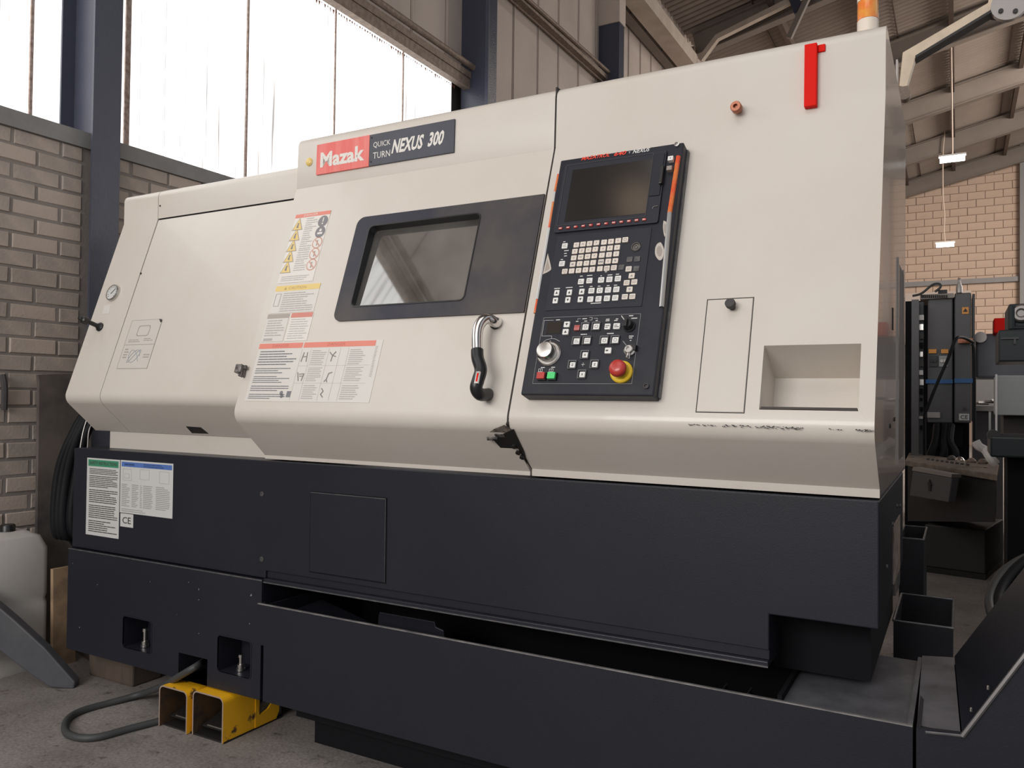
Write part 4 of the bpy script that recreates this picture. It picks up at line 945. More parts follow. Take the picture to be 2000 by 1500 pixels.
# lower left box with levelling pockets
fr = Frame((0, 1.985, 0), (0, 0, 1)); bx = Frame((0, 1.985, 0), (0, 0, 1))
us = [XE, -2.811, -2.645, -2.490, -2.337, -2.286, -2.122, XL]; vs = [.164, .172, .226, .240, .258, .346, .353, .570]
zone = lambda u, v: ((-2.811 < u < -2.645 and .226 < v < .346) or (-2.286 < u < -2.122 and .226 < v < .353) or (-2.490 < u < -2.337 and v < .258))
mb = MB()
for i in range(len(us)-1):
    for j in range(len(vs)-1):
        if zone((us[i]+us[i+1])/2, (vs[j]+vs[j+1])/2): continue
        mb.poly([fr.p(us[i], vs[j]), fr.p(us[i+1], vs[j]), fr.p(us[i+1], vs[j+1]), fr.p(us[i], vs[j+1])])
def pocket(u0, u1, v0, v1, d):
    q = [(u0, v0), (u1, v0), (u1, v1), (u0, v1)]; b = len(mb.v)
    mb.v += [fr.p(u, v, 0) for u, v in q]+[fr.p(u, v, -d) for u, v in q]
    for i in range(4): j = (i+1) % 4; mb.face((b+i, b+j, b+4+j, b+4+i))
    mb.face((b+4, b+5, b+6, b+7))
pocket(-2.811, -2.645, .226, .346, .11); pocket(-2.286, -2.122, .226, .353, .11); pocket(-2.49, -2.337, .164, .258, .25)
# outer sides
mb.poly([(XE, 1.985, .164), (XE, 2.95, .164), (XE, 2.95, .570), (XE, 1.985, .570)], True)
mb.poly([(XL, 1.985, .164), (XL, 2.95, .164), (XL, 2.95, .570), (XL, 1.985, .570)])
mb.poly([(XE, 1.985, .570), (XL, 1.985, .570), (XL, 2.95, .570), (XE, 2.95, .570)]); mb.poly([(XE, 1.985, .164), (XE, 2.95, .164), (XL, 2.95, .164), (XL, 1.985, .164)])
make('left_base_box', mb, DARK, LA)
mb = MB(); mb.wbox(XE, XL, 1.9842, 1.9862, .567, .5715); make('top_edge_highlight', mb, DARKLIP, LA)  # highlight along the ledge painted in as a paler strip
mb = MB()
for (u0, u1, v0, v1) in ((-2.811, -2.645, .226, .346), (-2.286, -2.122, .226, .353)):
    mb = MB(); mb.ring(fr, rrect(u0-.004, u1+.004, v0-.004, v1+.004, .016, 4), rrect(u0, u1, v0, v1, .012, 4), -.004, .0015); make('pocket_rim', mb, DARK, LA)
for px, py, s_ in ((283, 1258, 1), (470, 1318, .8)):
    q = at(px, py, 1, 2.03); u_, v_ = q.x, .2275
    mb = MB(); f3 = Frame((u_, 2.03, v_), (0, -1, 0), (1, 0, 0))
    fz = Frame((u_, 2.03, v_), (0, 1, 0))            # n points up
    mb.lathe(fz, 0, 0, [(.016, 0), (.016, .008), (.013, .010), (.013, .022), (.007, .023), (.007, .058*s_), (.010, .058*s_), (.010, .070*s_)], 12); make('levelling_bolt', mb, STEEL, LA)
mb = MB()
for px in (512, 511):
    pass
for q in ((512, 965), (511.5, 1092)):
    u, v = BF.px(*q); mb = MB(); mb.lathe(BF, u, v, [(.009, 0), (.009, .002), (.005, .003), (.003, .001)], 14); make('base_bolt', mb, INK, LA)
# access panel on the base
R_ = rect_px(BF, ((607, 962), (753, 974), (752, 1137), (605, 1117)), .003)
mb = MB(); mb.box(BF, *R_, -.001, .004); ap = make('access_panel', mb, DARK, LA, bevel=.0015)
mb = MB(); mb.ring(BF, [(R_[0]-.004, R_[2]-.004), (R_[1]+.004, R_[2]-.004), (R_[1]+.004, R_[3]+.004), (R_[0]-.004, R_[3]+.004)], [(R_[0]-.0005, R_[2]-.0005), (R_[1]+.0005, R_[2]-.0005), (R_[1]+.0005, R_[3]+.0005), (R_[0]-.0005, R_[3]+.0005)], -.001, .0008); make('panel_gap', mb, SHADOWBOX, ap)
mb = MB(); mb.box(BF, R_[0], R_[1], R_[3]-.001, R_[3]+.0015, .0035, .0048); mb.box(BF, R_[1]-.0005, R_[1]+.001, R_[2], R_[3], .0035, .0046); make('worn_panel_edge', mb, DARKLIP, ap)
# specks of chipped paint on the charcoal panels
mb = MB()
for q, n_ in (((142, 1100), 1), ((190, 1142), 1), ((388, 1150), 1), ((490, 1162), 2), ((487, 1218), 1), ((368, 1137), 1), ((388, 1152), 1), ((388, 1171), 1), ((388, 1237), 1), ((155, 1225), 1.4), ((293, 1136), .8), ((345, 1200), .6)):
    u, v = fr.px(*q, .001); s_ = .0022*n_; mb.poly([fr.p(u-s_, v-s_, .0008), fr.p(u+s_, v-s_*.6, .0008), fr.p(u+s_*.5, v+s_, .0008)])
o = make('paint_specks', mb, mat('speck_grey', (.32, .31, .31), .6), LA); o['kind'] = 'stuff'
# instruction labels on the base
def base_label(q, nm, label):
    R4 = rect_px(BF, q, .001); mb = MB(); mb.box(BF, *R4, -.0004, .0012); o = make(nm, mb, STKG, LA); o['label'] = label; return o, R4
lb, (u0, u1, v0, v1) = base_label(((170, 893), (233, 899), (233, 1052), (168, 1044)), 'safety_label', 'tall label with a green header'); w_ = u1-u0; h_ = v1-v0
mb = MB(); mb.box(BF, u0+w_*.04, u1-w_*.04, v1-h_*.105, v1-h_*.02, .001, .0016); make('green_header', mb, SGREEN, lb)
mb = MB(); mb.text(BF, 'SAFETY INSTRUCTIONS', (u0+u1)/2, v1-h_*.062, h_*.042, .0019, bold=.02, width=w_*.84); make('header_text', mb, INK, lb)
mb = MB()
for a, c_, n_ in ((.79, .87, 4), (.62, .78, 7), (.42, .60, 7), (.22, .40, 7), (.04, .20, 6)): print_lines(mb, BF, u0+w_*.08, u1-w_*.05, v0+h_*a, v0+h_*c_, n_, .0016, .55, .2)
make('small_print', mb, INK, lb)
lb, (u0, u1, v0, v1) = base_label(((235, 898), (337, 906), (338, 1013), (235, 1001)), 'specification_label', 'wide label with a blue header'); w_ = u1-u0; h_ = v1-v0
mb = MB(); mb.box(BF, u0+w_*.02, u1-w_*.02, v1-h_*.12, v1-h_*.03, .001, .0016); make('blue_header', mb, SBLUE, lb)
mb = MB(); print_lines(mb, BF, u0+w_*.08, u0+w_*.35, v1-h_*.10, v1-h_*.05, 1, .0019, .8); print_lines(mb, BF, u0+w_*.45, u0+w_*.85, v1-h_*.11, v1-h_*.04, 2, .0019, .6); make('header_text', mb, mat('label_navy', (.03, .07, .2), .6), lb)
mb = MB()
for a, c_ in ((.03, .19), (.23, .36), (.39, .43), (.45, .63), (.69, .95)): print_lines(mb, BF, u0+w_*a, u0+w_*c_, v0+h_*.12, v0+h_*.56, 13, .0016, .55, .15)
print_lines(mb, BF, u0+w_*.03, u0+w_*.6, v0+h_*.02, v0+h_*.09, 2, .0016)
for a, c_, s0, s1 in ((.05, .22, .62, .84), (.38, .56, .66, .85), (.75, .93, .62, .84), (.08, .18, .66, .75)):
    mb.ring(BF, rrect(u0+w_*a, u0+w_*c_, v0+h_*s0, v0+h_*s1, .002, 2), rrect(u0+w_*a+.001, u0+w_*c_-.001, v0+h_*s0+.001, v0+h_*s1-.001, .002, 2), .0012, .0016)
make('small_print', mb, GREYINK, lb)
lb, (u0, u1, v0, v1) = base_label(((235, 1002), (260, 1005), (260, 1031), (235, 1028)), 'conformity_label', 'small square CE label'); w_ = u1-u0; h_ = v1-v0
mb = MB(); mb.text(BF, 'CE', (u0+u1)/2, (v0+v1)/2, h_*.5, .0016, bold=.01, width=w_*.66); make('lettering', mb, INK, lb)
# right side features
SD = Frame((XR, 0, 0), (0, 0, 1), (0, 1, 0))            # u = y, n = +x
def side_rect(q, n=0):
    c = [hit(x, y, (XR+n, 0, 0), AX[0]) for x, y in q]; ys_ = [p.y for p in c]; zs_ = [p.z for p in c]
    return min(ys_), max(ys_), min(zs_), max(zs_)
mb = MB(); mb.box(SD, 2.62, 2.86, 1.03, 1.62, -.001, .0012); sv = make('side_opening', mb, mat('opening_brown', (.07, .05, .04), .7), LA)
mb = MB(); mb.box(SD, 2.60, 2.62, 1.02, 1.63, -.001, .004); mb.box(SD, 2.86, 2.88, 1.02, 1.63, -.001, .004); make('opening_frame', mb, SIDE, sv)
mb = MB(); mb.box(SD, 2.40, 2.42, 1.40, 1.46, -.001, .002); make('side_slot', mb, SEAM, LA)
mb = MB(); mb.box(SD, yD, 3.0, zD, zD+.004, 0, .001); make('side_joint', mb, SEAM, LA)
mb = MB(); mb.box(SD, 2.45, 2.72, .70, .86, 0, .003); make('rating_plate', mb, mat('rating_plate', (.22, .15, .11), .5, metal=.4, var=.8, vscale=30, col2=(.40, .36, .33)), LA)
for y_, z_ in ((2.42, .87), (2.74, .885), (2.22, .79), (2.60, .90)):
    mb = MB(); mb.cyl(SD, y_, z_, .006, 0, .004, seg=10); make('side_bolt', mb, DARKLIP, LA)
for y_, z_ in ((2.32, 1.14), (2.48, 1.155)):
    mb = MB(); mb.cyl(SD, y_, z_, .006, 0, .003, seg=10); make('side_bolt', mb, SEAM, LA)
# beacon on the top
fz = Frame(at(1695, 45, 1, 2.42), (0, 1, 0)); zb_ = zT
fz = Frame((at(1695, 45, 1, 2.42).x, 2.42, zT), (0, 1, 0))
mb = MB(); mb.lathe(fz, 0, 0, [(.028, 0), (.028, .125), (.026, .128)], 28); lamp = make('beacon_body', mb, LAMPW, LA)
mb = MB(); mb.lathe(fz, 0, 0, [(.0275, .128), (.0275, .175), (.026, .18)], 28); make('beacon_lens', mb, LAMPO, LA)
mb = MB(); mb.lathe(fz, 0, 0, [(.028, .18), (.028, .20), (.02, .208)], 28); make('beacon_cap', mb, LAMPW, LA)

# ------------------------------------------------------------------ chip conveyor trough along the front
TR = empty('coolant_trough', (-1.05, 2.2, 0), 'long charcoal steel coolant trough lying under the front of the cream machine', 'trough')
mb = MB(); mb.wbox(-2.046, -.085, 1.940, 1.946, .37, .504); mb.wbox(-2.015, -.085, 1.940, 1.946, .187, .37)
mb.wbox(-2.046, -2.040, 1.946, 1.972, .37, .504); mb.wbox(-2.015, -2.009, 1.946, 2.25, .187, .504); make('front_plate', mb, DARK2, TR)
mb = MB(); mb.wbox(-2.046, -.085, 1.9395, 1.9475, .5035, .5065); make('worn_rim', mb, mat('worn_rim', (.36, .35, .34), .4, metal=.5, var=.8, vscale=12, col2=(.10, .10, .11)), TR)
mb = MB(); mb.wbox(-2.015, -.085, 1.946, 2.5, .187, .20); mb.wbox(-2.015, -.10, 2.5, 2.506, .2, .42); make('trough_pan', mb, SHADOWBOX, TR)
mb = MB(); mb.wbox(-.36, -.092, 1.975, 2.47, .488, .4955); mb.wbox(-.095, -.085, 1.95, 2.47, .2, .507); make('end_lid', mb, SHEETM, TR)
mb = MB(); mb.wbox(-.37, -.36, 1.96, 2.47, .44, .512); mb.wbox(-.44, -.436, 1.96, 2.0, .46, .505); mb.wbox(-.50, -.496, 1.96, 2.0, .46, .503); make('divider_plate', mb, SHADOWBOX, TR)
mb = MB(); mb.prism(Frame((0, 2.15, 0), (0, 0, 1)), [(-1.71, .3), (-1.42, .3), (-1.44, .455), (-1.47, .462), (-1.475, .478), (-1.70, .478), (-1.705, .462)], -.01, 0); make('baffle_plate', mb, DARK2, TR, bevel=.003)
mb = MB(); mb.poly([(-2.0, 1.98, .46), (-1.72, 1.98, .42), (-1.6, 2.2, .38), (-2.0, 2.2, .47)]); mb.poly([(-2.0, 1.98, .45), (-1.72, 1.98, .41), (-1.6, 2.2, .37), (-2.0, 2.2, .46)], True); make('drip_sheet', mb, DARK2, TR)
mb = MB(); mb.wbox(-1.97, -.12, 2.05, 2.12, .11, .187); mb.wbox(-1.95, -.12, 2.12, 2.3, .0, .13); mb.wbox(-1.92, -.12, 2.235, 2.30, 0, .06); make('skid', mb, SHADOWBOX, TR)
mb = MB(); mb.wbox(-1.96, -.12, 2.045, 2.052, .165, .187); make('skid_edge', mb, DARK2, TR)

# incline conveyor at the right
CV = empty('chip_conveyor', (.1, 2.2, 0), 'dark sheet metal chip conveyor boot with a steep incline in the right foreground', 'conveyor')
fc = Frame((0, 1.94, 0), (0, 0, 1))
mb = MB(); mb.prism(fc, [(-.078, .0), (1.4, 0), (1.4, 2.6), (1.25, 2.6), (.013, .510), (-.078, .503)], -.012, 0); make('near_side_plate', mb, DARK2, CV)
mb = MB(); mb.wbox(-.078, -.070, 1.952, 2.47, .0, .503); mb.wbox(-.07, 1.4, 2.47, 2.48, 0, .50); make('boot_casing', mb, DARK2, CV)
mb = MB(); mb.poly([(-.078, 1.975, .497), (.005, 1.975, .497), (-.010, 2.47, .52), (-.085, 2.47, .512)])
mb.poly([(-.078, 1.975, .487), (.005, 1.975, .487), (-.010, 2.47, .51), (-.085, 2.47, .502)], True); make('boot_lid', mb, SHEETM, CV)
mb = MB(); d_ = Vector((1.237, 0, 2.09)); A0 = Vector((.008, 1.96, .500)); B0 = Vector((-.008, 2.45, .528)); d2 = Vector((1.0, 0, 1.62))
nl = Vector((.03, 0, -.02))
mb.poly([A0, A0+d_, B0+d2, B0]); mb.poly([A0+nl, A0+d_+nl, B0+d2+nl, B0+nl], True); make('incline_cover', mb, DARK2, CV)
mb = MB(); mb.tube([A0+Vector((0, -.025, .006)), A0+Vector((0, -.025, .006))+d_], .005, 6); make('incline_rim', mb, mat('rim_steel', (.22, .21, .21), .4, metal=.6), CV)
mb = MB(); mb.tube([(-.06, 1.935, .50), (.01, 1.935, .507)], .003, 6); make('boot_rim', mb, DARKLIP, CV)
for t in (.02, .045, .10, .16):
    p_ = A0+d_*t+Vector((-.008, .02, .008)); mb = MB(); mb.lathe(Frame(p_, (0, 1, 0)), 0, 0, [(.003, -.004), (.003, .003), (.002, .004)], 8); make('rivet', mb, STEEL, CV)
# things in the gap

# ------------------------------------------------------------------ foot switch
FS = empty('foot_switch', (-2.37, 2.05, 0), 'chipped orange double foot pedal guard on the floor by the machine corner', 'foot pedal')
def shield(x0, x1, y0, y1, z1, tall_toe=False):
    t = .005; r = .022; f = Frame((0, y0, 0), (0, 0, 1))
    def U(off):
        o_ = [(x0+off, .002)]
        for (cx, cy, a0) in ((x0+r, z1-r, 180), (x1-r, z1-r, 90)):
            for k in range(6): a = math.radians(a0-90*k/5); o_.append((cx+(r-off)*math.cos(a), cy+(r-off)*math.sin(a)))
        o_.append((x1-off, .002)); return o_
    O_, I_ = U(0), U(t); k = len(O_); mb = MB(); b = 0
    for L_, n in ((O_, 0), (I_, 0), (I_, -(y1-y0)), (O_, -(y1-y0))): mb.v += [f.p(u, v, n) for u, v in L_]
    for q in range(4):
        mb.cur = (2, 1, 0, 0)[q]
        for i in range(k-1):
            a0 = q*k; a1 = ((q+1) % 4)*k; mb.face((a0+i+1, a0+i, a1+i, a1+i+1))
    return make('pedal_shield', mb, [PEDAL, PEDIN, RUSTEDGE], FS)
shield(-2.528, -2.378, 1.935, 2.10, .150); shield(-2.362, -2.207, 1.945, 2.11, .158)
mb = MB(); mb.prism(Frame((-2.207, 0, 0), (0, 0, 1), (0, 1, 0)), [(2.09, .004), (2.19, .004), (2.205, .03), (2.205, .075), (2.185, .085), (2.15, .055), (2.11, .045), (2.09, .12)], -.005, .002); make('toe_plate', mb, PEDAL, FS)
mb = MB(); mb.wbox(-2.53, -2.205, 1.95, 2.22, .0, .006); make('base_plate', mb, GREASE, FS)
mb = MB(); mb.wbox(-2.52, -2.215, 2.10, 2.23, .006, .085); make('switch_housing', mb, mat('housing_grey', (.06, .055, .05), .6, var=.8, vscale=30, col2=(.2, .18, .16)), FS, bevel=.006)
for x0, x1 in ((-2.515, -2.392), (-2.348, -2.222)):
    fp = Frame((0, 1.975, .028), (0, 1, .28))
    mb = MB(); mb.box(fp, x0, x1, 0, .12, -.006, 0); make('pedal', mb, GREASE, FS, bevel=.003)
    mb = MB(); mb.tube([(x0+.035, 1.972, .036), (x1, 1.972, .036)], .0035, 8); make('pedal_rod', mb, STEEL, FS)
cable = [at(x, y, 2, .012) for x, y in ((312, 1408), (250, 1424), (190, 1440), (150, 1440), (128, 1428), (132, 1405), (160, 1388), (225, 1370))]+[P(280, 1354, 2.06), P(318, 1340, 2.0), P(350, 1321, 1.965), P(382, 1302, 1.97), P(402, 1288, 2.12)]
mb = MB(); mb.tube(smooth_path(cable, 8), .0125, 12); make('cable', mb, HOSE, FS)

# ------------------------------------------------------------------ things at the left
mb = MB(); f = Frame((0, 2.13, 0), (0, 0, 1)); mb.prism(f, [(-3.24, 0), (-2.95, 0), (-2.95, .095), (-3.245, .10)], -.14, 0)
o = make('timber_packer', mb, WOOD, bevel=.008); tag(o, 'dark timber packing block under the left corner of the machine', 'wood block')
# dark steel gusset leg in the foreground
A_ = Vector((-3.158, 2.026, 0)); dirn = Vector((-.45, -.30, 0)).normalized(); nrm = Vector((dirn.y, -dirn.x, 0))
fg = Frame(A_, (0, 0, 1), -dirn)
g = [fg.px(*q) for q in ((-70, 1300), (0, 1262), (60, 1308), (104, 1338), (150, 1341), (153, 1328), (95, 1262), (35, 1207), (8, 1184), (-70, 1120))]
mb = MB(); mb.prism(fg, g, -.02, .03); o = make('stand_leg', mb, mat('blue_grey_steel', (.07, .072, .083), .5, var=.6, vscale=10, col2=(.10, .098, .10)), bevel=.006); tag(o, 'grey-blue steel wedge leg slanting to the floor at the left edge', 'stand leg')
# plastic drum
fz = Frame((-3.66, 2.02, 0), (0, 1, 0))
def rr_ring(hw, hd, r, z, seg=4): return [Vector((-3.64+a, 1.98+b_, z)) for a, b_ in rrect(-hw, hw, -hd, hd, r, seg)]
DR = empty('plastic_canister', (-3.64, 1.98, 0), 'milky plastic canister with a black cap at the left edge by the wall', 'canister')
mb = MB(); secs = [(.13, .13, .03, .0), (.135, .135, .03, .02), (.135, .135, .03, .28), (.13, .13, .03, .30), (.135, .135, .03, .32), (.135, .135, .035, .52), (.115, .115, .04, .575), (.07, .07, .04, .60)]
k = None
for s_ in secs: R_ = rr_ring(*s_); k = len(R_); mb.v += R_
for i in range(len(secs)-1):
    for j in range(k): mb.face((i*k+j, i*k+(j+1) % k, (i+1)*k+(j+1) % k, (i+1)*k+j), True)
mb.face(range((len(secs)-1)*k, len(secs)*k)); mb.face(list(range(k))[::-1]); make('body', mb, PLAS, DR)
mb = MB(); mb.lathe(Frame((-3.60, 1.98, .59), (0, 1, 0)), 0, 0, [(.03, -.02), (.03, .035), (.026, .04)], 16); make('cap', mb, RUBBER, DR)
# leaning board, plank, loose boards
def wedge(name, q, x0, m, label, cat, t=.02, lean=0):
    # board standing near the wall plane x = x0, outline given on that plane
    c = [hit(x, y, (x0, 0, 0), Vector((1, 0, lean)).normalized()) for x, y in q]
    for p_, (x_, y_) in zip(c, q):
        if y_ >= 1195: p_.z = 0
    mb = MB(); b = 0; n_ = Vector((1, 0, lean)).normalized()*t
    mb.v += c+[p_-Vector((n_.x, 0, 0)) for p_ in c]; k = len(c); mb.face(range(k)); mb.face(list(range(k, 2*k))[::-1])
    for i in range(k): j = (i+1) % k; mb.face((i, i+k, j+k, j))
    o = make(name, mb, m); tag(o, label, cat); return o
wedge('leaning_board', ((77, 745), (75, 732), (140, 730), (178, 820), (180, 1195), (72, 1195)), -3.60, BOARD, 'stained brown board leaning against the brick wall behind the machine', 'board', .02, .10)
wedge('wood_offcut', ((104, 1112), (138, 1106), (150, 1195), (106, 1195)), -3.45, WOODL, 'pale split wood offcut standing beside the machine base', 'wood')
mb = MB(); mb.prism(Frame((0, 0, .0), (0, 1, 0)), [(-3.62, 2.30), (-3.25, 2.20), (-3.22, 2.36), (-3.60, 2.48)], .0, .025); o = make('floor_plank', mb, WOOD); tag(o, 'dirty flat plank lying on the floor behind the left corner', 'plank')
mb = MB(); mb.tube(smooth_path([at(-40, 1250, 2, .02), at(20, 1247, 2, .02), at(90, 1238, 2, .02), at(180, 1236, 2, .02)]), .016, 10); o = make('floor_hose', mb, HOSED); tag(o, 'black hose running along the floor under the left edge of the machine', 'hose')
# stored black sheets and hoses between wall and machine
SH = empty('hose_bundle', (-3.42, 2.5, 0), 'bundle of black hoses hanging behind the left end of the machine', 'hoses')
for k in range(5):
    xa = 158+k*8; top = at(xa+22, 800, 0, -3.36+.01*k); mid = at(xa-18, 850-k*3, 0, -3.38+.01*k); m2 = at(112+k*9, 930, 0, -3.42+.01*k); ft = at(108+k*9, 1040, 0, -3.42+.012*k)
    mb = MB(); mb.tube(smooth_path([top+Vector((.02, .25, .05)), top, mid, m2, ft, ft+Vector((-.02, .10+.02*k, -.06)), Vector((ft.x-.02, ft.y+.35+.03*k, .03))]), .016+.004*(k % 3), 10); make('hose', mb, HOSED, SH)
mb = MB(); mb.tube(smooth_path([at(172, 812, 0, -3.30), at(163, 840, 0, -3.30), at(157, 872, 0, -3.30), at(155, 900, 0, -3.30)]), .003, 6); make('wire', mb, STEEL, SH)
mb = MB(); mb.tube(smooth_path([at(186, 815, 0, -3.28), at(174, 840, 0, -3.28), at(171, 872, 0, -3.28), at(170, 900, 0, -3.28)]), .003, 6); make('wire', mb, STEEL, SH)
# spanner-like dark smear hook on the wall
mb = MB(); mb.tube(smooth_path([at(5, 732, 0, -3.78), at(9, 760, 0, -3.77), at(8, 800, 0, -3.78)]), .014, 8, rs=None); o = make('wall_hook', mb, INK); tag(o, 'dark iron hook on the brick wall at the left edge', 'hook')

# ------------------------------------------------------------------ background at the right
def pbox(mb, x0, y0, x1, y1, Y, depth, fr=None):
    a = P(x0, y0, Y); b_ = P(x1, y1, Y); c_ = P(x0, y1, Y); d_ = P(x1, y0, Y)
    mb.wbox((a.x+c_.x)/2, (b_.x+d_.x)/2, Y, Y+depth, (b_.z+c_.z)/2, (a.z+d_.z)/2); return mb
# electrical cabinet of the next machine
YC_ = 7.9
CB = empty('electrical_cabinet', tuple(P(1850, 900, YC_).xy)+(0,), 'tall charcoal switch cabinet with blue tape stripe behind the right end of the machine', 'cabinet')
mb = MB(); pbox(mb, 1812, 582, 1861, 826, YC_, .5); cbm = make('body', mb, CABM, CB, bevel=.01)
mb = MB(); pbox(mb, 1864, 572, 1897, 826, YC_-.02, .55); make('door', mb, CABM, CB, bevel=.01)
mb = MB(); pbox(mb, 1899, 574, 1904, 824, YC_, .5); make('rear_panel', mb, CABL, CB)
mb = MB(); pbox(mb, 1862, 580, 1864.5, 826, YC_+.02, .3); make('door_gap', mb, SHADOWBOX, CB)
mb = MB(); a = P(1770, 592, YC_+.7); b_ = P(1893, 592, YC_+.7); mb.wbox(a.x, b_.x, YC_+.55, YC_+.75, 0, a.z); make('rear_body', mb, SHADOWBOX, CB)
mb = MB(); pbox(mb, 1780, 585, 1794, 900, YC_-.5, .05); make('open_door', mb, CABM, CB)
mb = MB(); pbox(mb, 1795, 590, 1803, 890, YC_-.3, .05); dj = make('wiring_tray', mb, CABL, CB)
for k in range(13):
    py = 615+k*18; mb = MB(); pbox(mb, 1795+random.random()*2, py, 1800+random.random()*4, py+random.uniform(5, 12), YC_-.36, .06); make('terminal', mb, random.choice((STEEL, INK, SHADOWBOX, PAPER)), CB)
mb = MB(); pbox(mb, 1797, 574, 1863, 583, YC_-.05, .5); make('vent_top', mb, mat('vent_cream', (.32, .28, .25), .6), CB)
for k in range(14):
    mb = MB(); pbox(mb, 1800+k*3.7, 576, 1801.8+k*3.7, 582, YC_-.06, .02); make('vent_slot', mb, SHADOWBOX, CB)
mb = MB(); pbox(mb, 1808, 741, 1861, 749, YC_-.02, .03); pbox(mb, 1864, 739, 1900, 748, YC_-.04, .03); make('blue_stripe', mb, BLUE, CB)
mb = MB(); pbox(mb, 1879, 600, 1892, 613, YC_-.03, .02); make('warning_sign', mb, ORG, CB)
mb = MB(); c_ = P(1885.5, 606, YC_-.035); f_ = Frame(c_, (0, 0, 1)); mb.prism(f_, [(-.018, -.012), (.018, -.012), (0, .018)], 0, .002); make('warning_triangle', mb, INK, CB)
for x0, x1 in ((1814, 1829), (1838, 1852)):
    mb = MB(); pbox(mb, x0, 682, x1, 690, YC_-.02, .02); make('orange_label', mb, ORG, CB)
for x0, x1 in ((1815, 1831), (1834, 1851)):
    mb = MB(); pbox(mb, x0, 695, x1, 716, YC_-.02, .02); make('socket_plate', mb, GREYL if x0 > 1820 else CABL, CB)
    for a in (0, 1):
        c_ = P((x0+x1)/2-3+a*6, 705, YC_-.024); mb = MB(); mb.cyl(Frame(c_, (0, 0, 1)), 0, 0, .014, 0, .01, seg=12); make('socket', mb, INK if x0 < 1820 else DRUM, CB)
mb = MB(); pbox(mb, 1873, 808, 1893, 821, YC_-.03, .02); cl = make('conformity_plate', mb, STKG, CB)
c_ = P(1883, 814.5, YC_-.034); mb = MB(); mb.text(Frame(c_, (0, 0, 1)), 'CE', 0, 0, .034, .001, bold=.01); make('plate_lettering', mb, INK, CB)
mb = MB(); pbox(mb, 1811, 805, 1836, 816, YC_-.02, .02); make('rating_plate', mb, DRUM, CB)
mb = MB(); c_ = P(1884, 798, YC_-.03); mb.cyl(Frame(c_, (0, 0, 1)), 0, 0, .013, 0, .01, seg=10); make('door_lock', mb, INK, CB)
mb = MB(); c_ = P(1884, 666, YC_-.05); mb.cyl(Frame(c_, (0, 0, 1)), 0, 0, .02, 0, .05, seg=10); f_ = Frame(c_, (0, 0, 1)); mb.box(f_, -.05, .06, -.02, .02, 0, .04); make('cable_gland', mb, COPPER, CB)
mb = MB(); mb.tube(smooth_path([P(1900, 668, 7.8), P(1880, 659, 7.6), P(1866, 664, 7.5), P(1852, 700, 7.5), P(1830, 750, 7.5), P(1812, 795, 7.5), P(1806, 815, 7.5), P(1806, 890, 7.5)]), .013, 12); make('power_cable', mb, HOSED, CB)
mb = MB(); mb.tube(smooth_path([P(1899, 672, 7.75), P(1903, 700, 7.75), P(1903, 860, 7.75)]), .012, 12); make('power_cable', mb, HOSED, CB)
mb = MB(); mb.tube(smooth_path([P(1782, 578, 7.8), P(1800, 573, 7.8), P(1822, 556, 7.8), P(1836, 555, 7.8), P(1836, 562, 7.8), P(1826, 570, 7.8)]), .010, 8); make('loop_cable', mb, HOSE, CB)
mb = MB(); pbox(mb, 1832, 566, 1850, 573, 7.85, .1); make('top_box', mb, INK, CB)
mb = MB(); c_ = P(1873.5, 572, 7.9); mb.lathe(Frame(c_, (0, 1, 0)), 0, 0, [(.026, 0), (.026, .05), (.012, .09), (.010, .12), (.013, .125)], 14); o = make('spray_bottle', mb, DRUM); tag(o, 'small grey bottle standing on top of the charcoal cabinet', 'bottle')
# supporting legs / dark structure underneath the cabinet
mb = MB(); pbox(mb, 1806, 826, 1880, 872, YC_+.1, .4)
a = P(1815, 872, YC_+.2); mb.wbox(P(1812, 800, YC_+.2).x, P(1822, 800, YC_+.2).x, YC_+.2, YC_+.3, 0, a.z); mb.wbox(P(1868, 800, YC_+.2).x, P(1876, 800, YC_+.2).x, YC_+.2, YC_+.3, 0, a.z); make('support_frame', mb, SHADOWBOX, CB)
for x, dx in ((1830, -12), (1846, -2), (1858, 8)):
    mb = MB(); mb.tube(smooth_path([P(x, 830, 7.8), P(x-3, 860, 7.7), P(x+dx, 885, 7.65), P(x+dx-10, 910, 7.65)]), .03, 8); make('hanging_hose', mb, HOSED, CB)
# greasy machine table with slotted top, standing at an angle
tz = .77
tp = [at(x, y, 2, tz) for x, y in ((1768, 899), (1948, 927), (1951, 907), (1776, 884))]
TT = empty('machine_table', (sum(p_.x for p_ in tp)/4, sum(p_.y for p_ in tp)/4, 0), 'greasy low machine with slotted steel top and a drawer box right of the cream machine', 'machine')
HZ = Frame((0, 0, 0), (0, 1, 0))
mb = MB(); mb.prism(HZ, [(p_.x, p_.y) for p_ in tp], tz-.04, tz); make('top_plate', mb, mat('greasy_plate', (.30, .25, .21), .4, metal=.5, var=.8, vscale=14, col2=(.16, .12, .10)), TT, bevel=.004)
tv = lambda a, b: tp[0].lerp(tp[1], a).lerp(tp[3].lerp(tp[2], a), b)
for k in range(9):
    a0 = .25+k*.055; q = [tv(a0, .40), tv(a0+.035, .40), tv(a0+.035, .58), tv(a0, .58)]
    mb = MB(); mb.prism(HZ, [(p_.x, p_.y) for p_ in q], tz, tz+.002); make('slot', mb, SHADOWBOX, TT)
for a0 in (.07, .88):
    c_ = tv(a0, .45); mb = MB(); mb.cyl(HZ, c_.x, c_.y, .012, tz, tz+.002, seg=10); make('bolt_hole', mb, SHADOWBOX, TT)
q = [tv(.03, .05), tv(.98, .05), tv(.98, .95), tv(.03, .95)]
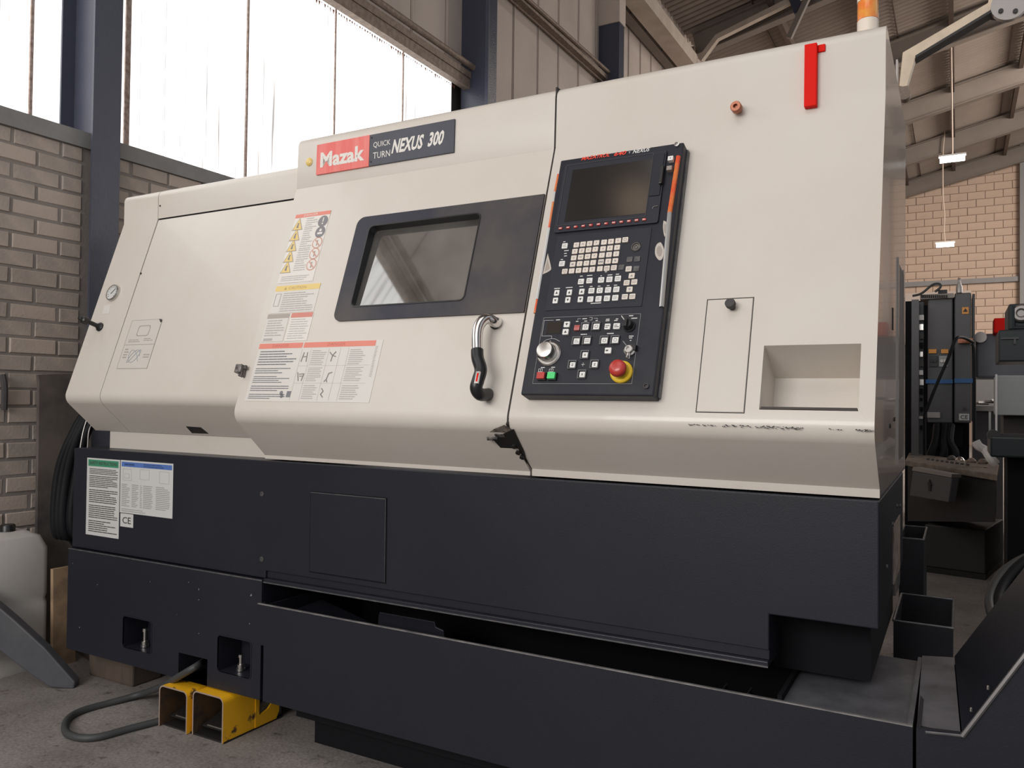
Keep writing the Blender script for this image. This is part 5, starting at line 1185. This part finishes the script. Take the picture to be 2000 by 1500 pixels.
mb = MB(); mb.v += [Vector((p_.x, p_.y, zz_)) for p_, zz_ in zip(q, (.31, .47, .47, .31))]+[Vector((p_.x, p_.y, tz-.04)) for p_ in q]
for i in range(4): j = (i+1) % 4; mb.face((i, j, 4+j, 4+i))
mb.face((3, 2, 1, 0)); mb.face((4, 5, 6, 7)); make('body', mb, mat('greasy_black', (.014, .014, .015), .5, var=.5, vscale=5, col2=(.026, .024, .024)), TT)
g = [P(1806, 1040, 5.6), P(1925, 1052, 5.2), P(1958, 1040, 5.6)]
q = [at(1806, 1106, 2, .04), at(1925, 1122, 2, .04), at(1960, 1092, 2, .04), at(1850, 1085, 2, .04)]
mb = MB(); mb.prism(HZ, [(p_.x, p_.y) for p_ in q], .04, .34); make('pedestal', mb, mat('base_brownblack', (.036, .033, .032), .6), TT, bevel=.01)
mb = MB(); mb.prism(HZ, [(p_.x, p_.y) for p_ in q], .0, .04); make('plinth', mb, GREASE, TT)
tdir = (tp[1]-tp[0]).normalized(); fd = Frame(tp[0]-AX[2]*0, (0, 0, 1), tdir)
fd = Frame(tp[0]+fd.N*.10, (0, 0, 1), tdir)
c = [fd.px(*q_) for q_ in ((1783, 920), (1859, 934), (1852, 981), (1776, 968))]
mb = MB(); mb.prism(fd, c[::-1], -.05, 0); make('drawer_box', mb, CABM, TT, bevel=.005)
lid = [fd.px(*q_) for q_ in ((1784, 912), (1860, 926), (1859, 933), (1782, 919))]
mb = MB(); mb.prism(fd, lid[::-1], -.06, .003); make('drawer_lid', mb, DRUM, TT)
u, v = fd.px(1817, 946); mb = MB(); mb.prism(fd, [(u-.028, v-.004), (u+.028, v-.004), (u, v+.032)], 0, .008); mb.box(fd, u-.016, u+.016, v-.045, v-.004, 0, .006); make('drawer_handle', mb, GREASE, TT)
for k, (a0, b0, m_) in enumerate(((.62, .75, CHROME), (.53, .78, INK), (.74, .78, RUSTY), (.85, .85, RUSTY))):
    c_ = tv(a0, b0); mb = MB(); mb.lathe(Frame((c_.x, c_.y, tz), (0, 1, 0)), 0, 0, [(.03, 0), (.034, .012), (.022, .028), (.008, .036)], 10); o = make('swarf_heap', mb, m_)
    tag(o, ('shiny heap of swarf on the slotted steel top', 'dark lump of swarf left of the shiny heap on the slotted top', 'rust-brown lump of swarf right of the shiny heap on the slotted top', 'rightmost rusty lump at the back of the slotted top')[k], 'swarf', 'swarf on the slotted top')
# bins between
def bin_box(name, q, Y, dep, label):
    """open-topped sheet metal bin; q = left px, right px, top py, at plane Y"""
    xl, xr_, pt = q; a = P(xl, pt, Y); b_ = P(xr_, pt, Y); t = .004; r = empty(name, ((a.x+b_.x)/2, Y+dep/2, 0), label, 'bin')
    z1 = a.z; x0, x1 = a.x, b_.x; y0, y1 = Y, Y+dep
    mb = MB(); mb.wbox(x0, x1, y0, y0+t, 0.0, z1); mb.wbox(x0, x1, y1-t, y1, 0, z1); mb.wbox(x0, x0+t, y0+t, y1-t, 0, z1); mb.wbox(x1-t, x1, y0+t, y1-t, 0, z1); mb.wbox(x0+t, x1-t, y0+t, y1-t, 0, .01)
    make('body', mb, BINM, r)
    mb = MB(); mb.tube([(x0, y0, z1), (x1, y0, z1), (x1, y1, z1), (x0, y1, z1), (x0, y0, z1)], .004, 6); make('rim', mb, DARKLIP, r)
    return r
bin_box('swarf_bin', (1745, 1861, 1212), 2.75, .40, 'open dark steel bin on the floor right of the machine, the nearer one')
bin_box('swarf_bin', (1756, 1804, 1050), 3.5, .35, 'tall narrow dark bin behind the nearer open bin beside the machine')
# second machine at far right
YM = 6.0
SM = empty('milling_machine', tuple(P(1975, 900, YM).xy)+(0,), 'dark teal-black machine with motor boxes at the right edge of the picture', 'machine')
mb = MB(); pbox(mb, 1970, 592, 2060, 648, YM, .5); make('upper_box', mb, TEALB, SM, bevel=.01)
mb = MB(); pbox(mb, 1950, 643, 2060, 706, YM-.2, .5); make('motor_box', mb, TEALB, SM, bevel=.01)
mb = MB(); pbox(mb, 1955, 659, 1990, 662, YM-.22, .02); pbox(mb, 1980, 662, 1984, 672, YM-.22, .02); make('box_trim', mb, CABM, SM)
mb = MB(); c_ = P(1994, 612, YM-.03); mb.lathe(Frame(c_, (0, 0, 1)), 0, 0, [(.055, -.02), (.055, .02), (.045, .03), (.03, .03), (.02, .01)], 20); make('pulley', mb, DRUM, SM)
mb = MB(); mb.tube([P(1976, 598, YM-.05), P(1976, 642, YM-.05)], .02, 8); mb.tube([P(1970, 641, YM-.05), P(2000, 641, YM-.05)], .015, 8); make('bracket', mb, TEALB, SM)
mb = MB(); pbox(mb, 1946, 733, 2060, 812, YM-.6, .4); make('grey_cover', mb, GREYL, SM, bevel=.006)
mb = MB(); pbox(mb, 1944, 731, 1948, 850, YM-.62, .02); make('cover_edge', mb, PAPER, SM)
mb = MB(); pbox(mb, 1960, 812, 2060, 852, YM-.5, .4); make('slide', mb, mat('slide_brown', (.05, .04, .035), .6), SM)
mb = MB(); pbox(mb, 1934, 854, 2060, 895, YM-1.0, .5); make('lower_box', mb, TEALB, SM, bevel=.01)
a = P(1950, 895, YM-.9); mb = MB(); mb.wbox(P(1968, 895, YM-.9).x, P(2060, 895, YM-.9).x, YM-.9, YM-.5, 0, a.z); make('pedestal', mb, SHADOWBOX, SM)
a = P(2120, 700, 5.0); mb = MB(); mb.wbox(a.x, a.x+2.6, 4.4, 7.4, 0, 1.25); make('column', mb, TEALB, SM, bevel=.02)  # unseen block added out of frame to keep off light from the right
mb = MB(); c_ = P(1940, 850, YM-.9); mb.wbox(c_.x-.02, c_.x+.25, YM-.9, YM-.8, c_.z-.01, c_.z+.01); mb.cyl(Frame((c_.x, YM-.85, c_.z), (0, 0, 1)), 0, 0, .03, 0, .08, seg=12); make('lever', mb, INK, SM)
# grey-blue machine bed behind
mb = MB(); pbox(mb, 1906, 650, 2080, 738, 8.5, .6); a = P(1906, 738, 8.5)
mb.wbox(a.x+.5, a.x+1.2, 8.6, 9.0, 0, a.z)
o = make('grey_machine', mb, mat('grey_blue_casting', (.15, .155, .18), .5), bevel=.02); tag(o, 'grey-blue machine casting behind the teal-black machine', 'machine')
mb = MB(); c_ = P(1915, 659, 8.48); mb.cyl(Frame(c_, (0, 0, 1)), 0, 0, .05, 0, .03, seg=16); make('boss', mb, DRUM, o)
mb = MB(); pbox(mb, 1941, 621, 1968, 650, 8.2, .3); o = make('red_box', mb, RED, bevel=.01); tag(o, 'small bright red box standing on the grey-blue machine', 'box')
# bench with papers
BN = empty('work_bench', tuple(P(1925, 900, 9.5).xy)+(0,), 'workbench seen through the gap between the cabinet and the grey cover', 'bench')
mb = MB(); pbox(mb, 1900, 793, 1960, 803, 9.5, .8); make('bench_top', mb, DRUM, BN)
a = P(1900, 803, 9.5); b_ = P(1960, 803, 9.5); mb = MB(); mb.wbox(a.x, b_.x, 9.6, 10.2, 0.0, a.z); make('drawers', mb, CABM, BN)
mb = MB(); c_ = P(1933, 822, 9.58); mb.wbox(c_.x-.01, c_.x+.01, 9.55, 9.6, c_.z-.1, c_.z+.1); make('drawer_pull', mb, STEEL, BN)
mb = MB(); pbox(mb, 1900, 740, 1960, 793, 10.25, .05); o = make('pale_backboard', mb, PAPER, BN)
a = P(1905, 793, 9.6)
for k in range(5):
    x_ = a.x+.02+k*.06; mb = MB(); f_ = Frame((x_, 9.7, a.z+.024+.012*k), (0, 1, .1)); mb.box(f_, -.05, .10, -.1, .1, 0, .006); o = make('paper_pile', mb, (INK, PAPER)[k % 2]); tag(o, ('black', 'white')[k % 2]+' sheet on the far workbench, '+('leftmost of the pile', 'second from the left of the pile', 'in the middle of the pile', 'second from the right of the pile', 'rightmost of the pile')[k], 'papers', 'papers on the far workbench')
# bright rags/bag on the floor
mb = MB(); mb.tube(smooth_path([P(1905, 862, 6.5), P(1912, 872, 6.5), P(1925, 880, 6.5), P(1935, 895, 6.4), P(1945, 906, 6.4)]), .03, 8); o = make('plastic_wrap', mb, PAPER); tag(o, 'crumpled white plastic wrap trailing down between the cabinet and the dark machine', 'wrap')
# white junction board on far wall
mb = MB(); a = P(1781, 566, 26.8); b_ = P(1897, 590, 26.8); mb.wbox(a.x-1.5, b_.x, 26.80, 26.9, b_.z-1.2, a.z-.1); o = make('wall_board', mb, mat('board_pale', (.50, .42, .37), .8)); tag(o, 'pale board fixed low on the far block wall', 'board')
# bent hoses at right
for k, (dx, m_) in enumerate(((0, HOSE), (17, HOSED))):
    mb = MB(); mb.tube(smooth_path([P(2040+dx, 1075-k*6, 3.2), P(1985+dx, 1098-k*4, 3.1), P(1950+dx, 1130, 3.0), P(1934+dx, 1165, 2.9), P(1936+dx, 1195, 2.8), P(1950+dx, 1225, 2.7), P(1975+dx, 1260, 2.65)]), .014, 10)
    o = make('coolant_hose', mb, m_); tag(o, ('left of the two curved hoses rising behind the conveyor', 'right of the two curved hoses rising behind the conveyor')[k], 'hose', 'hoses behind the conveyor')
# ------------------------------------------------------------------ swing arm overhead and lamps
AR = empty('swing_arm', tuple(P(1960, 10, 5.0)), 'cream-painted cranked steel arm reaching in from the top right', 'arm')
fa = Frame((0, 5.0, 0), (0, 0, 1))
g = [fa.px(*q) for q in ((1756, 168), (1771, 170), (1788, 113), (1935, 24), (1960, 28), (1975, 0), (1965, -60), (1935, -40), (1930, 5), (1763, 102))]
mb = MB(); mb.prism(fa, g, -.06, 0); make('arm_web', mb, JIB, AR, bevel=.004)
g = [fa.px(*q) for q in ((1788, 116), (1935, 28), (1962, 32), (1960, 26), (1935, 22), (1788, 111))]
mb = MB(); mb.prism(fa, g, -.07, .02); make('lower_flange', mb, INK, AR)
u, v = fa.px(1971, 8, .03); mb = MB(); mb.cyl(fa, u, v, .085, .0, .035, seg=28); make('pivot_disc', mb, DRUM, AR)
for a, r_ in ((40, .05), (220, .05), (300, .055)):
    mb = MB(); mb.cyl(fa, u+r_*math.cos(math.radians(a)), v+r_*math.sin(math.radians(a)), .012, .034, .045, seg=12); make('pivot_bolt', mb, INK, AR)
u, v = fa.px(1765, 180, .0); mb = MB(); mb.box(fa, u-.025, u+.025, v-.03, v+.03, -.05, .01); mb.cyl(fa, u+.005, v-.02, .03, -.04, .02, seg=14); make('end_clevis', mb, RUSTY, AR)
a = fa.px(1752, 116)[0]; b0 = fa.px(1752, 116)[1]; b1 = fa.px(1752, 168)[1]; mb = MB(); mb.box(fa, a-.006, a+.004, b1, b0, -.05, .0); make('end_plate', mb, DRUM, AR)
p_ = P(1955, -50, 5.03); mb = MB(); mb.wbox(p_.x-.05, p_.x+.05, 5.0, 5.1, p_.z-.05, ROOF(p_.x)); make('hanger_post', mb, JIB, AR)
def pendant(px, py, Y, label, path):
    c_ = P(px, py, Y); k_ = Y/18; r = empty('pendant_lamp', tuple(c_), label, 'lamp', 'pendant lamps in the far hall')
    mb = MB(); mb.tube([c_+Vector((-.20, 0, 0)), c_+Vector((.20, 0, 0))], .06, 10); make('tube', mb, LEDM, r)
    mb = MB(); mb.wbox(c_.x-.22, c_.x+.22, c_.y-.06, c_.y+.06, c_.z+.045, c_.z+.075); make('reflector', mb, mat('lamp_reflector', (.7, .68, .65), .5) if 'lamp_reflector' not in MATS else MATS['lamp_reflector'], r)
    mb = MB(); mb.tube(smooth_path([c_+Vector((0, 0, .07))]+[P(x, y, Y) for x, y in path]), .014, 6); make('cord', mb, mat('cord_cream', (.55, .44, .36), .6) if 'cord_cream' not in MATS else MATS['cord_cream'], r)
    return r
pendant(1860, 310, 16.5, 'upper small bright strip lamp hanging on a long pale cord under the far roof', ((1860, 270), (1859, 180), (1858, 95), (1858, 55)))
pendant(1846, 478, 23.2, 'lower small bright strip lamp hanging before the far block wall', ((1844, 450), (1845, 420), (1842, 380), (1842, 300), (1845, 262), (1846, 240)))
PRINT = ('small_print', 'column_print', 'figure_drawing', 'header_text', 'keypad_legend', 'switch_legend', 'menu_key_print', 'grease_stain', 'emblem')
for o in bpy.data.objects:
    if o.type == 'MESH' and o.name.split('.')[0] in PRINT: o['kind'] = 'stuff'
